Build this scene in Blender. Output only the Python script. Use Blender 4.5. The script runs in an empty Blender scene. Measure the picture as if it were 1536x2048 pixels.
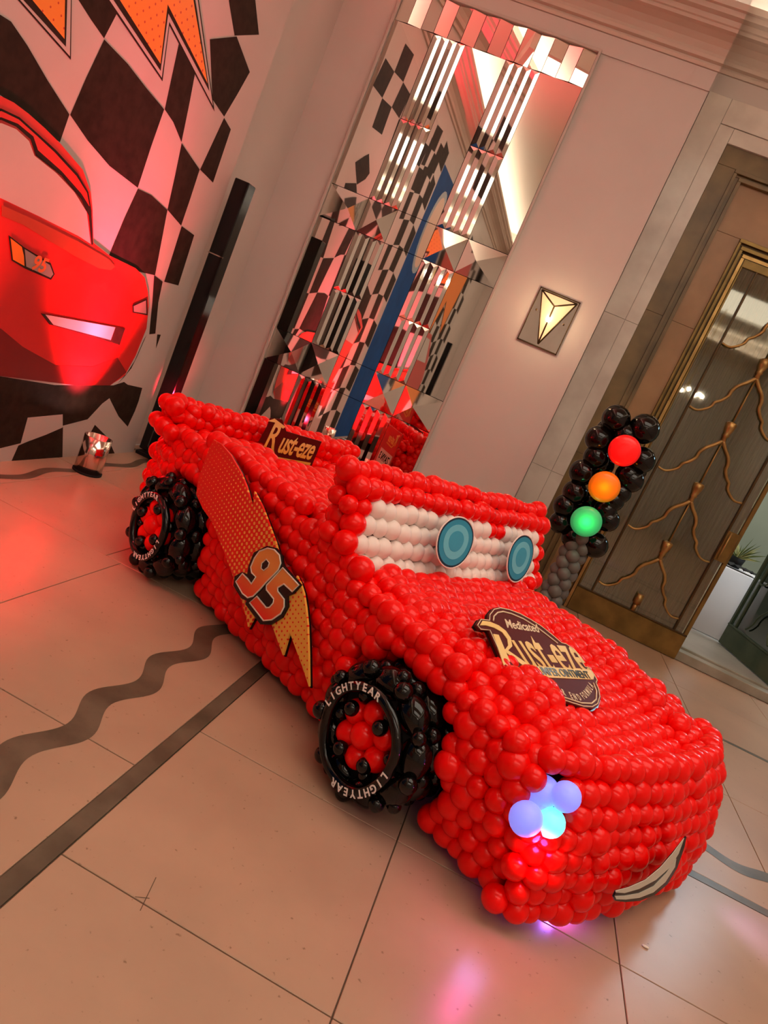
import bpy, bmesh, math, random
import numpy as np
from mathutils import Vector, Matrix
from mathutils.geometry import tessellate_polygon
from math import sin, cos, pi, radians, atan2, sqrt, exp

SC = bpy.context.scene
COL = SC.collection
random.seed(7)

# ---------------------------------------------------------------- camera
FPX = 1450.0
YAW, PITCH, ROLL, CAMH = radians(8.9), radians(11.7), radians(23.8), 1.5
_Fh = Vector((-sin(YAW), cos(YAW), 0)); _R0 = Vector((cos(YAW), sin(YAW), 0))
FW = cos(PITCH) * _Fh - sin(PITCH) * Vector((0, 0, 1))
_U0 = _R0.cross(FW)
RT = cos(ROLL) * _R0 + sin(ROLL) * _U0
UP = cos(ROLL) * _U0 - sin(ROLL) * _R0
cam = bpy.data.cameras.new('camera')
cam.sensor_fit = 'VERTICAL'; cam.sensor_height = 24.0; cam.sensor_width = 18.0
cam.lens = 24.0 * FPX / 2048.0
cam.clip_start = 0.05; cam.clip_end = 100
camo = bpy.data.objects.new('camera', cam); COL.objects.link(camo)
camo.matrix_world = Matrix(((RT.x, UP.x, -FW.x, 0), (RT.y, UP.y, -FW.y, 0), (RT.z, UP.z, -FW.z, CAMH), (0, 0, 0, 1)))
SC.camera = camo

# ---------------------------------------------------------------- world, lights, exposure
w = bpy.data.worlds.new('world'); SC.world = w; w.use_nodes = True
w.node_tree.nodes['Background'].inputs[0].default_value = (1.0, .85, .72, 1)
w.node_tree.nodes['Background'].inputs[1].default_value = 0.25
SC.view_settings.view_transform = 'Standard'
SC.view_settings.look = 'None'
SC.view_settings.gamma = 1.0
SC.view_settings.use_curve_mapping = False
SC.view_settings.exposure = 0.68

PANEL_E, COVE_E = 1.7, 8.0


def light(name, kind, loc, energy, color, size=.1, target=None, spot=None, size_y=None, blend=.6):
    l = bpy.data.lights.new(name, kind); l.energy = energy; l.color = color
    if kind == 'AREA':
        l.size = size
        if size_y: l.shape = 'RECTANGLE'; l.size_y = size_y
    else:
        l.shadow_soft_size = size
    if kind == 'SPOT':
        l.spot_size = radians(spot); l.spot_blend = blend
    o = bpy.data.objects.new(name, l); COL.objects.link(o); o.location = loc
    if target is not None:
        o.rotation_euler = (Vector(target) - Vector(loc)).to_track_quat('-Z', 'Y').to_euler()
    return o


# red uplights on the printed backdrop (cans built further down), then floor and post spots
light('red_uplight_beam', 'SPOT', (-2.55, 4.2, .26), 420, (1, .06, .14), .03, (-2.82, 4.0, 2.2), 38, blend=1)
light('red_uplight_beam', 'SPOT', (-2.57, 4.2, .26), 420, (1, .03, .07), .03, (-2.82, 4.1, 1.35), 74, blend=.9)
light('red_uplight_beam', 'SPOT', (-2.6, 2.64, .26), 260, (1, .03, .05), .03, (-2.82, 2.75, 1.6), 84, blend=1)
light('red_floor_glow', 'SPOT', (-2.6, 1.9, 2.3), 130, (1, .03, .05), .15, (-2.45, 2.7, 0), 60, blend=1)  # unseen spot from above without a can, added to redden the floor
light('red_post_glow', 'SPOT', (-2.45, 5.0, .5), 30, (1, .02, .05), .03, (-2.9, 5.35, .62), 60, blend=.9)

# ---------------------------------------------------------------- helpers
MATS = {}


def nodes_of(m):
    return m.node_tree.nodes, m.node_tree.links


def mat(name, color, rough=.5, metal=0., spec=.5, emit=None, estr=0., coat=0., trans=0., ior=1.45, sss=0.):
    if name in MATS: return MATS[name]
    m = bpy.data.materials.new(name); m.use_nodes = True
    b = m.node_tree.nodes['Principled BSDF']
    b.inputs['Base Color'].default_value = (*color, 1)
    b.inputs['Roughness'].default_value = rough
    b.inputs['Metallic'].default_value = metal
    b.inputs['Specular IOR Level'].default_value = spec
    b.inputs['IOR'].default_value = ior
    if coat: b.inputs['Coat Weight'].default_value = coat; b.inputs['Coat Roughness'].default_value = .05
    if trans: b.inputs['Transmission Weight'].default_value = trans
    if emit:
        b.inputs['Emission Color'].default_value = (*emit, 1); b.inputs['Emission Strength'].default_value = estr
    MATS[name] = m
    return m


def noisy(name, c1, c2, scale=4, rough=.5, metal=0., detail=6, bump=0., c3=None, spec=.5, stretch=(1, 1, 1), lo=.35, hi=.65, rvar=0.):
    """two-tone mottled material in world-sized object coordinates"""
    m = mat(name, c1, rough, metal, spec)
    N, L = nodes_of(m); b = N['Principled BSDF']
    g = N.new('ShaderNodeNewGeometry'); mp = N.new('ShaderNodeMapping'); mp.inputs['Scale'].default_value = stretch
    L.new(g.outputs['Position'], mp.inputs['Vector'])
    n = N.new('ShaderNodeTexNoise'); n.inputs['Scale'].default_value = scale; n.inputs['Detail'].default_value = detail
    L.new(mp.outputs[0], n.inputs['Vector'])
    r = N.new('ShaderNodeValToRGB'); r.color_ramp.elements[0].position = lo; r.color_ramp.elements[1].position = hi
    r.color_ramp.elements[0].color = (*c1, 1); r.color_ramp.elements[1].color = (*c2, 1)
    L.new(n.outputs['Fac'], r.inputs[0])
    out = r.outputs[0]
    if c3:
        v = N.new('ShaderNodeTexNoise'); v.inputs['Scale'].default_value = scale * 22; v.inputs['Detail'].default_value = 2
        L.new(mp.outputs[0], v.inputs['Vector'])
        r2 = N.new('ShaderNodeValToRGB'); r2.color_ramp.elements[0].position = .24; r2.color_ramp.elements[1].position = .31
        r2.color_ramp.elements[0].color = (1, 1, 1, 1); r2.color_ramp.elements[1].color = (0, 0, 0, 1)
        L.new(v.outputs['Fac'], r2.inputs[0])
        mx = N.new('ShaderNodeMix'); mx.data_type = 'RGBA'
        L.new(r2.outputs[0], mx.inputs[0]); L.new(out, mx.inputs[6]); mx.inputs[7].default_value = (*c3, 1)
        out = mx.outputs[2]
    L.new(out, b.inputs['Base Color'])
    if bump:
        bp = N.new('ShaderNodeBump'); bp.inputs['Strength'].default_value = bump; bp.inputs['Distance'].default_value = .01
        L.new(n.outputs['Fac'], bp.inputs['Height']); L.new(bp.outputs[0], b.inputs['Normal'])
    return m


def new_obj(name, me, m=None, parent=None, label=None, cat=None, group=None, kind=None, matrix=None):
    o = bpy.data.objects.new(name, me); COL.objects.link(o)
    if m is not None and me is not None and len(me.materials) == 0: me.materials.append(m)
    if matrix is not None: o.matrix_local = matrix
    if parent is not None: o.parent = parent
    if label: o['label'] = label
    if cat: o['category'] = cat
    if group: o['group'] = group
    if kind: o['kind'] = kind
    return o


def empty(name, loc=(0, 0, 0), rz=0., **k):
    o = new_obj(name, None, **k); o.location = loc; o.rotation_euler = (0, 0, rz); o.empty_display_size = .1
    return o


class B:
    def __init__(s): s.bm = bmesh.new()

    def box(s, x0, x1, y0, y1, z0, z1, bevel=0.):
        vs = [s.bm.verts.new(p) for p in ((x0, y0, z0), (x1, y0, z0), (x1, y1, z0), (x0, y1, z0), (x0, y0, z1), (x1, y0, z1), (x1, y1, z1), (x0, y1, z1))]
        fs = [s.bm.faces.new([vs[i] for i in q]) for q in ((3, 2, 1, 0), (4, 5, 6, 7), (0, 1, 5, 4), (1, 2, 6, 5), (2, 3, 7, 6), (3, 0, 4, 7))]
        if bevel:
            es = set(e for f in fs for e in f.edges)
            bmesh.ops.bevel(s.bm, geom=list(es), offset=bevel, segments=1, affect='EDGES', profile=.5)
        return s

    def poly(s, pts, M=None, thick=0.):
        """polygon (2-D or 3-D points), optionally extruded by thick along local +z"""
        pts = [Vector((p[0], p[1], p[2] if len(p) > 2 else 0)) for p in pts]
        M = M or Matrix.Identity(4)
        q = [pts[0]]
        for p in pts[1:]:
            if (p - q[-1]).length > 1e-5: q.append(p)
        if (q[0] - q[-1]).length < 1e-5: q.pop()
        pts = q
        ar = sum(pts[i].x * pts[(i + 1) % len(pts)].y - pts[(i + 1) % len(pts)].x * pts[i].y for i in range(len(pts)))
        if ar < 0: pts = pts[::-1]
        tris = tessellate_polygon([pts])
        top = [s.bm.verts.new(M @ (p + Vector((0, 0, thick)))) for p in pts]

        def ccw(t):
            a, b_, c_ = (pts[i] for i in t)
            return t if (b_ - a).cross(c_ - a).z > 0 else (t[0], t[2], t[1])
        for t in tris: s.bm.faces.new([top[i] for i in ccw(t)])
        if thick:
            bot = [s.bm.verts.new(M @ p) for p in pts]
            for t in tris: s.bm.faces.new([bot[i] for i in ccw(t)][::-1])
            for i in range(len(pts)):
                j = (i + 1) % len(pts)
                s.bm.faces.new([bot[i], bot[j], top[j], top[i]])
        return s

    def tube(s, pts, r, seg=8, closed=False, radii=None, cap=True):
        pts = [Vector(p) for p in pts]; n = len(pts); rings = []
        prev = None
        for i, p in enumerate(pts):
            if closed: t = pts[(i + 1) % n] - pts[i - 1]
            else: t = pts[min(i + 1, n - 1)] - pts[max(i - 1, 0)]
            t.normalize()
            if prev is None:
                a = t.orthogonal().normalized()
            else:
                a = (prev - t * prev.dot(t))
                a = a.normalized() if a.length > 1e-6 else t.orthogonal().normalized()
            prev = a; b = t.cross(a); rr = radii[i] if radii else r
            rings.append([s.bm.verts.new(p + rr * (cos(2 * pi * k / seg) * a + sin(2 * pi * k / seg) * b)) for k in range(seg)])
        m = n if closed else n - 1
        for i in range(m):
            A, C = rings[i], rings[(i + 1) % n]
            for k in range(seg):
                f = s.bm.faces.new([A[k], A[(k + 1) % seg], C[(k + 1) % seg], C[k]]); f.smooth = True
        if not closed and cap:
            s.bm.faces.new(rings[0][::-1]); s.bm.faces.new(rings[-1])
        return s

    def lathe(s, prof, center=(0, 0, 0), seg=24, M=None):
        M = M or Matrix.Identity(4); c = Vector(center); rings = []
        for r, z in prof:
            if r < 1e-5: rings.append([s.bm.verts.new(M @ (c + Vector((0, 0, z))))])
            else: rings.append([s.bm.verts.new(M @ (c + Vector((r * cos(2 * pi * k / seg), r * sin(2 * pi * k / seg), z)))) for k in range(seg)])
        for A, C in zip(rings, rings[1:]):
            for k in range(seg):
                a = [A[k % len(A)], A[(k + 1) % len(A)]] if len(A) > 1 else [A[0]]
                c2 = [C[(k + 1) % len(C)], C[k % len(C)]] if len(C) > 1 else [C[0]]
                q = a + c2
                if len(q) > 2:
                    f = s.bm.faces.new(q); f.smooth = True
        return s

    def sphere(s, c, r, u=16, v=10, sc=(1, 1, 1), M=None):
        prof = [(r * sin(pi * i / v), -r * cos(pi * i / v)) for i in range(v + 1)]
        T = (M or Matrix.Identity(4)) @ Matrix.Translation(c) @ Matrix.Diagonal((*sc, 1))
        return s.lathe([(max(a, 0), b) for a, b in prof], seg=u, M=T)

    def mesh(s, name, recalc=True):
        me = bpy.data.meshes.new(name)
        if recalc: bmesh.ops.recalc_face_normals(s.bm, faces=s.bm.faces)
        s.bm.to_mesh(me); s.bm.free(); return me

    def build(s, name, m, parent=None, **k):
        return new_obj(name, s.mesh(name), m, parent, **k)


def raybox(px, py):
    return FW + (px - 768) / FPX * RT - (py - 1024) / FPX * UP


def on_x(px, py, X):
    q = raybox(px, py); t = X / q.x; return (q.y * t, CAMH + q.z * t)


def on_floor(px, py):
    q = raybox(px, py); t = -CAMH / q.z; return (q.x * t, q.y * t)


# ---------------------------------------------------------------- materials
M_wall = noisy('wall_paint', (.60, .53, .49), (.64, .57, .53), 1.2, .55)
M_ceil = mat('ceiling_paint', (.86, .80, .72), .8)
M_marble = noisy('pale_marble', (.80, .74, .66), (.60, .52, .46), 2.6, .22, detail=8, lo=.38, hi=.7)
M_stone = noisy('brown_stone', (.24, .165, .07), (.14, .10, .045), 3.2, .35, detail=8)
M_stone2 = noisy('tan_stone', (.42, .25, .12), (.33, .19, .085), 3, .35, detail=7)
M_floor = noisy('floor_stone', (.42, .275, .185), (.48, .315, .21), 2.2, .30, detail=9, c3=(.25, .15, .09))
M_joint = mat('floor_joint', (.12, .075, .045), .8)
M_band = noisy('dark_stone_band', (.085, .068, .042), (.15, .12, .078), 7, .35, detail=9, c3=(.05, .035, .02))
M_bronze = noisy('bronze', (.26, .165, .045), (.15, .095, .025), 5, .36, metal=.6, detail=5)
M_bronze_dark = noisy('dark_bronze', (.10, .06, .02), (.06, .035, .012), 5, .4, metal=.5)
M_gold = noisy('brass', (.48, .30, .10), (.32, .19, .06), 9, .32, metal=.7)
M_green = noisy('verdigris_metal', (.06, .085, .05), (.10, .12, .07), 4, .4, metal=.3)
M_mirror = mat('mirror_silver', (.90, .87, .80), .015, 1.)
M_mirror_b = mat('mirror_bevel', (.93, .90, .84), .03, 1.)
M_frame = mat('painted_frame', (.55, .48, .43), .5)
M_black = mat('black_gloss', (.006, .0055, .0055), .18, 0, .35)
M_blackm = mat('black_matt', (.010, .009, .009), .7, 0, .3)
M_chrome = mat('chrome', (.74, .58, .50), .12, 1.)
M_red = mat('red_balloon', (1.0, .002, .001), .25, 0, .22, coat=.22)
_p = M_red.node_tree.nodes['Principled BSDF']
_p.inputs['Subsurface Weight'].default_value = .35; _p.inputs['Subsurface Scale'].default_value = .03; _p.inputs['Subsurface Radius'].default_value = (1, .03, .02)
M_bb = mat('black_balloon', (.003, .0025, .002), .06, 0, .5)
M_wb = mat('white_balloon', (.93, .80, .74), .28, 0, .4)
M_gb = mat('grey_balloon', (.15, .14, .13), .4, 0, .4)
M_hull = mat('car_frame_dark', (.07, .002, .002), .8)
M_cloth = mat('table_cloth_white', (.62, .58, .58), .8)


def glass_mat(name, tint, gl=.22, rough=.03):
    m = bpy.data.materials.new(name); m.use_nodes = True; N, L = nodes_of(m)
    for n in list(N): N.remove(n)
    o = N.new('ShaderNodeOutputMaterial'); mx = N.new('ShaderNodeMixShader'); t = N.new('ShaderNodeBsdfTransparent'); g = N.new('ShaderNodeBsdfGlossy')
    t.inputs[0].default_value = (*tint, 1); g.inputs['Roughness'].default_value = rough; g.inputs[0].default_value = (.9, .9, .85, 1)
    f = N.new('ShaderNodeFresnel'); f.inputs[0].default_value = 1.5
    a = N.new('ShaderNodeMath'); a.operation = 'ADD'; a.inputs[1].default_value = gl; a.use_clamp = True
    L.new(f.outputs[0], a.inputs[0]); L.new(a.outputs[0], mx.inputs[0]); L.new(t.outputs[0], mx.inputs[1]); L.new(g.outputs[0], mx.inputs[2]); L.new(mx.outputs[0], o.inputs[0])
    return m


M_glass = glass_mat('door_glass', (.74, .74, .62), .12)
M_glass2 = glass_mat('door_glass_cool', (.65, .78, .80), .15)


def emit_mat(name, c, s):
    return mat(name, c, .5, emit=c, estr=s)


# ---------------------------------------------------------------- structure
YW = 6.8; YP = 6.05; XL = -2.92; XR = 4.4; YB = -6.8; ZC = 5.05
struct = dict(kind='structure')

# floor : slab under stone tiles and inlays
fl = B().box(XL, XR, YB, 6.93, -.08, -.006).build('floor', M_joint, **struct)


def tile(x0, x1, y0, y1):
    B().box(x0 + .0022, x1 - .0022, y0 + .0022, y1 - .0022, -.03, 0, bevel=.0015).build('tile', M_floor, fl)


def ranges(v): return list(zip(v, v[1:]))


for x0, x1 in ranges([-.65, .145, .96, 1.805, 2.62, 3.44, 4.4]):
    for y0, y1 in ranges([-6.8, -5.6, -4.0, -2.4, -.8, -.05, .74, 1.52, 2.285, 3.09]):
        tile(x0, x1, y0, y1)
    for y0, y1 in ranges([3.15, 4.2, 5.16]): tile(x0, x1, y0, y1)
    for y0, y1 in ranges([5.205, 6.0, 6.85]): tile(x0 + .84, min(x1 + .84, XR), y0, y1) if x0 < 3.5 else None
for x0, x1 in ranges([XL, -2.55, -1.63, -.71]):
    for y0, y1 in ranges([-6.8, -5.6, -4.0, -2.4, -.8, .4, 1.18, 1.955, 3.22]): tile(x0, x1, y0, y1)
for x0, x1 in ranges([XL, -2.55, -1.72, -.65]):
    for y0, y1 in ranges([3.22, 4.2, 5.16]): tile(x0, x1, y0, y1)
for x0, x1 in ranges([XL, -1.72, -.65, .19]):
    for y0, y1 in ranges([5.205, YP - .02]): tile(x0, x1, y0, y1)
# straight border bands
B().box(-.708, -.652, YB, 3.088, -.03, 0).build('stone_band', M_band, fl)
B().box(-.708, XR, 3.092, 3.148, -.03, 0.0006).build('stone_band', M_band, fl)
B().box(XL, XR, 5.162, 5.203, -.03, 0).build('stone_band', M_band, fl)


def wavy(horizontal, c, a0, a1, amp, wd, ph, lam=.41):
    n = int(abs(a1 - a0) / .02); A = []; Bq = []
    for i in range(n + 1):
        t = a0 + (a1 - a0) * i / n
        d = amp * sin(2 * pi * (t - ph) / lam)
        A.append((c + d - wd / 2, t)); Bq.append((c + d + wd / 2, t))
    b = B()
    for i in range(n):
        q = [A[i], Bq[i], Bq[i + 1], A[i + 1]]
        if horizontal: q = [(y, x) for x, y in q]
        vs = [b.bm.verts.new((x, y, .0012)) for x, y in q]; b.bm.faces.new(vs)
    bmesh.ops.remove_doubles(b.bm, verts=b.bm.verts, dist=1e-5)
    bmesh.ops.recalc_face_normals(b.bm, faces=b.bm.faces)
    if b.bm.faces[:][0].normal.z < 0: bmesh.ops.reverse_faces(b.bm, faces=b.bm.faces)
    return b.build('wavy_band', M_band, fl)


wavy(False, -.965, -5.5, 3.45, .032, .094, 1.86)
wavy(True, 3.42, -.95, XR - .02, .03, .085, .1)
wavy(False, -2.62, -5.5, 5.1, .025, .06, .2, .55)

# walls
B().box(-.3, .305, YW, YW + .2, 0, 5.6).box(.305, 4.0, YW, YW + .2, 4.13, 5.6).box(4.0, XR + .2, YW, YW + .2, 0, 5.6).build('wall_back', M_wall, **struct)
B().box(XL - .2, XL, YB, YW, 0, 5.6).build('wall_left', M_wall, **struct)
B().box(XR, XR + .2, YB, YW, 0, 5.6).build('wall_right', M_wall, **struct)
B().box(XL - .2, XR + .2, YB - .2, YB, 0, 5.6).build('wall_front', M_wall, **struct)

# pier that carries the mirror, standing proud of the door wall
B().box(XL, 0.0, YP, YW + .2, 0, 4.42).box(XL, 0, YP + .35, YW + .2, 4.42, 5.29).build('wall_pier', M_wall, **struct)

# ceiling with a deep tray and backlit panels
B().box(XL, XR, YB, YW, ZC + .25, ZC + .4).build('ceiling', M_ceil, **struct)
cl = None
for (x0, x1, y0, y1) in ((-1.0, 3.3, -3.9, -1.7), (-1.0, 3.3, .3, 3.2)):
    pn = B().box(x0, x1, y0, y1, ZC + .12, ZC + .16).build('ceiling_panel_light', emit_mat('laylight', (1, .89, .74), PANEL_E),
        label='backlit ceiling panel over the car end of the hall' if y0 > 0 else 'backlit ceiling panel at the camera end of the hall', cat='ceiling light')
    b = B()
    t = .07
    b.box(x0 - t, x1 + t, y0 - t, y0, ZC + .07, ZC + .249).box(x0 - t, x1 + t, y1, y1 + t, ZC + .07, ZC + .249)
    b.box(x0 - t, x0, y0, y1, ZC + .07, ZC + .249).box(x1, x1 + t, y0, y1, ZC + .07, ZC + .249)
    b.build('frame', M_ceil, pn)

# stepped plaster cornice, swept round the room : (offset from wall, z)
PROF = [(0, 4.60), (.02, 4.605), (.025, 4.63), (.012, 4.635), (.012, 4.65), (.04, 4.66), (.045, 4.685), (.02, 4.69),
        (.02, 4.72), (.04, 4.765), (.08, 4.80), (.14, 4.822), (.18, 4.827), (.185, 4.85), (.20, 4.855), (.205, 4.89), (.25, 4.90),
        (.255, 4.935), (.28, 4.94), (.285, 4.985), (.20, 4.985), (.20, 4.93), (0, 4.93)]


def cornice(n, fn, a0, a1):
    b = B(); A = [b.bm.verts.new(fn(d, z, a0)) for d, z in PROF]; C = [b.bm.verts.new(fn(d, z, a1)) for d, z in PROF]
    for i in range(len(PROF) - 1): b.bm.faces.new([A[i], A[i + 1], C[i + 1], C[i]])
    return b.build('trim_%d' % n, noisy('cornice_plaster', (.62, .50, .42), (.66, .54, .46), 1.5, .6), **struct)


KP = .89
c0 = cornice(9, lambda d, z, t: (t, YP - d * KP, 1.5 + (z - 1.5) * KP), XL, 0.004)
c1 = cornice(1, lambda d, z, t: (t, YW - d, z), 0.0, XR)
c2 = cornice(2, lambda d, z, t: (XL + d, t, z), YB, YW)
c3_ = cornice(3, lambda d, z, t: (XR - d, t, z), YB, YW)
c4_ = cornice(4, lambda d, z, t: (t, YB + d, z), XL, XR)
# light strips lying in the cornice trough, shining at the ceiling
MC = emit_mat('cove_strip', (1, .88, .72), COVE_E)
for i, (a, q) in enumerate((((.05, XR - .05, YW - .16, YW - .06), 'door'), ((XL + .06, XL + .16, YB + .3, YP - .3), 'left'), ((XR - .16, XR - .06, YB + .3, YW - .3), 'right'), ((XL + .05, XR - .05, YB + .06, YB + .16), 'camera end'))):
    B().box(*a, 4.935, 4.955).build('cove_light', MC, label='warm light strip in the cornice trough along the %s wall' % q, cat='light strip')

B().box(XL + .05, -.05, YP + .08, YP + .18, 4.56, 4.58).build('cove_light', MC, label='warm light strip lying on top of the mirror pier', cat='light strip')
# frieze step above the wall panel
B().box(0.001, XR, YW - .012, YW - .0005, 4.45, 4.60).build('trim_5', M_wall, **struct)
B().box(XL, 0.0, YP - .011, YP - .0005, 4.125, 4.258).build('trim_10', M_wall, **struct)

# marble door surround, brown stone jamb
tr = empty('trim_6', (0, YW, 0), kind='structure')


def slabs(name, m, x0, x1, ys, zs, parent, bev=.002, dy=.0):
    for z0, z1 in ranges(zs):
        B().box(x0, x1, ys[0], ys[1], z0 + .001, z1 - .001, bevel=bev).build(name, m, parent)


YO = -YW
ym = (-.030, -.0005); ym2 = (-.022, -.0005)
slabs('marble_slab', M_marble, .005, .198, ym, [0.001, 1.1, 2.55, 4.449], tr)
slabs('marble_slab', M_marble, .200, .318, ym2, [0.001, 1.1, 2.55, 4.25], tr)
for x0, x1 in ranges([.2, 1.7, 3.2, 4.399]):
    B().box(x0, x1 - .002, ym[0], ym[1], 4.252, 4.449, bevel=.002).build('marble_slab', M_marble, tr)
for x0, x1 in ranges([.32, 1.7, 3.2, 3.98]):
    B().box(x0, x1 - .002, ym2[0], ym2[1], 4.132, 4.249, bevel=.002).build('marble_slab', M_marble, tr)
slabs('marble_slab', M_marble, 3.98, 4.399, ym, [0.001, 1.1, 2.55, 4.13], tr)
# stepped brown stone: (x of left edge, depth y, top z)
tb = empty('trim_7', (0, YW, 0), kind='structure')


def ring(name, m, xa, xb, za, zb, y0, y1, parent, seams=True):
    """upside-down U between outline a (outer) and b (inner); mirrored about x=2.15"""
    xm = 2.15
    zs = [0.001, 1.35, 2.70, zb] if seams else [0.001, zb]
    for z0, z1 in ranges(zs):
        B().box(xa, xb, y0, y1, z0 + .001, z1 - .001, bevel=.0015).build(name, m, parent)
        B().box(2 * xm - xb, 2 * xm - xa, y0, y1, z0 + .001, z1 - .001, bevel=.0015).build(name, m, parent)
    for x0, x1 in ranges([xa, xm, 2 * xm - xa]):
        B().box(x0 + .001, x1 - .001, y0, y1, zb + .001, za, bevel=.0015).build(name, m, parent)


ring('stone_block', M_stone, .320, .475, 4.13, 3.975, .0, .12, tb)
ring('moulding', M_stone, .475, .50, 3.975, 3.945, -.02, .12, tb, False)
ring('moulding', M_stone, .50, .53, 3.945, 3.925, .01, .12, tb, False)
ring('moulding', M_stone, .53, .56, 3.925, 3.895, -.012, .12, tb, False)
ring('stone_block', M_stone2, .56, .765, 3.895, 3.50, .03, .14, tb)
ring('bronze_strip', M_bronze, .765, .785, 3.50, 3.47, -.0, .12, tb, False)
ring('bronze_strip', M_bronze_dark, .785, .80, 3.47, 3.45, .03, .12, tb, False)
ring('bronze_strip', M_bronze, .80, .825, 3.45, 3.42, .012, .12, tb, False)
ring('bronze_strip', M_bronze_dark, .825, .84, 3.42, 3.40, .05, .12, tb, False)
ring('bronze_strip', M_gold, .84, .868, 3.40, 3.37, .025, .12, tb, False)

# threshold riser and next room shell
M_thr = noisy('threshold_marble', (.40, .37, .30), (.28, .26, .20), 4, .4, detail=8)
th = B().box(.8, 3.6, 6.85, 6.99, 0, .085, bevel=.004).build('trim_8', M_thr, **struct)
B().box(.8, 3.6, 6.99, 7.06, 0, .105, bevel=.004).build('stone_block', M_thr, th)
M_room = noisy('next_room_wall', (.30, .33, .26), (.24, .27, .21), 1.2, .7)
B().box(-.6, 5.6, 7.06, 11.2, -.02, .10).build('floor.001', noisy('next_room_floor', (.42, .38, .33), (.34, .31, .27), 2, .4), **struct)
B().box(-.8, -.6, 7.0, 11.2, 0, 4.2).build('wall_room_left', M_room, **struct)
B().box(5.6, 5.8, 7.0, 11.2, 0, 4.2).build('wall_room_right', M_room, **struct)
B().box(-.8, 5.8, 11.2, 11.4, 0, 4.2).build('wall_room_back', M_room, **struct)
B().box(-.8, 5.8, 7.0, 11.4, 4.2, 4.3).build('ceiling.001', M_ceil, **struct)
light('next_room_lamp', 'AREA', (2.6, 9.0, 4.1), 60, (1, .93, .82), 2.2, (2.6, 9.0, 0))
light('next_room_cool_lamp', 'AREA', (3.7, 8.0, 3.2), 26, (.62, .85, 1), .8, (3.2, 7.4, .6))

# ---------------------------------------------------------------- doors
d1 = empty('door_1', (0, YW, 0), kind='structure')
yd0, yd1 = .015, .055


def bar(name, m, x0, x1, z0, z1, parent, ya=yd0, yb=yd1, bev=.003):
    return B().box(x0, x1, ya, yb, z0, z1, bevel=bev).build(name, m, parent)


bar('kick_panel', M_bronze, .87, 1.93, .004, .235, d1)
bar('kick_rail', M_bronze_dark, .87, 1.93, .2355, .25, d1, yd0 - .006, yd1 + .006)
bar('stile', M_bronze, .87, .885, .25, 3.3, d1)
bar('stile', M_bronze, 1.895, 1.93, .25, 3.3, d1)
bar('top_rail', M_bronze, .87, 1.93, 3.3, 3.365, d1)
bar('mullion', M_bronze_dark, 1.0, 1.018, .25, 3.3, d1, yd0 - .004, yd1 - .01)
bar('mullion', M_bronze_dark, 1.795, 1.813, .25, 3.3, d1, yd0 - .004, yd1 - .01)
bar('glass_pane', M_glass, .886, 1.894, .251, 3.299, d1, .032, .037, 0)
ARM = [(0, 0), (-.05, -.06), (-.10, -.11), (-.13, -.17), (-.135, -.22), (-.175, -.28), (-.21, -.31), (-.225, -.36), (-.28, -.41), (-.33, -.43), (-.385, -.42)]


def smooth(pts, k=3):
    out = []
    for i in range(len(pts) - 1):
        p0 = pts[max(i - 1, 0)]; p1 = pts[i]; p2 = pts[i + 1]; p3 = pts[min(i + 2, len(pts) - 1)]
        for j in range(k):
            t = j / k
            out.append(tuple(.5 * ((2 * b) + (-a + c) * t + (2 * a - 5 * b + 4 * c - d) * t * t + (-a + 3 * b - 3 * c + d) * t ** 3) for a, b, c, d in zip(p0, p1, p2, p3)))
    out.append(pts[-1]); return out


def ornament(xc, z, parent, fl_=1, m1=M_gold, Yf=0.):
    y = yd0 - .008 + Yf
    for sg in (1, -1):
        pts = smooth([(xc + sg * px, y, z + pz) for px, pz in ARM])
        B().tube(pts, .012, 8, radii=[.017 - .008 * i / len(pts) for i in range(len(pts))]).build('vine_scroll', m1, parent)
    b = B().lathe([(.0, -.02), (.022, 0), (.018, .03), (.030, .05), (.024, .06), (.040, .11), (.046, .16), (.03, .172), (0, .175)], (xc, y, z), 10)
    b.build('tassel', m1, parent)
    if z + .175 < 3.2: B().tube([(xc, y, z + .17), (xc, y, min(z + .56, 3.29))], .007, 6).build('stem', m1, parent)


for z in (.78, 1.36, 1.94, 2.52, 3.10): ornament(1.405, z, d1)
B().tube([(1.405, yd0 - .008, .25), (1.405, yd0 - .008, .32)], .02, 8).tube([(1.405, yd0 - .008, .32), (1.405, yd0 - .008, .42)], .035, 8).build('tassel', M_gold, d1)
# handle plate and lock
bar('handle_plate', M_bronze, 1.80, 1.905, .98, 1.26, d1, yd0 - .03, yd0 - .006)
B().tube([(1.825, yd0 - .05, 1.0), (1.825, yd0 - .05, 1.25)], .008, 8).build('door_handle', M_gold, d1)
# sheer pleated curtain right behind the glass
b = B(); n = 220; prev = None
rnd = random.Random(3)
ph = 0
for i in range(n + 1):
    x = .88 + (1.90 - .88) * i / n
    ph += .55 + .35 * rnd.random()
    y = YW + .125 + .026 * sin(ph)
    cur = (b.bm.verts.new((x, y, .13)), b.bm.verts.new((x, y, 3.34)))
    if prev: f = b.bm.faces.new([prev[0], cur[0], cur[1], prev[1]]); f.smooth = True
    prev = cur
M_curt = noisy('curtain_cloth', (.40, .41, .33), (.36, .37, .29), 1.5, .85, stretch=(3, 1, 1.2))
b.build('door_curtain', M_curt, label='olive grey pleated curtain hanging behind the brown glazed door', cat='curtain')

# second leaf, swung into the next room, greenish
dx, dy = 2.60 - 2.87, 8.0 - 7.0
LW = sqrt(dx * dx + dy * dy)
d2 = empty('door_2', (2.87, 7.07, .105), atan2(dy, dx), kind='structure')
M_gd = M_green


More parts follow.
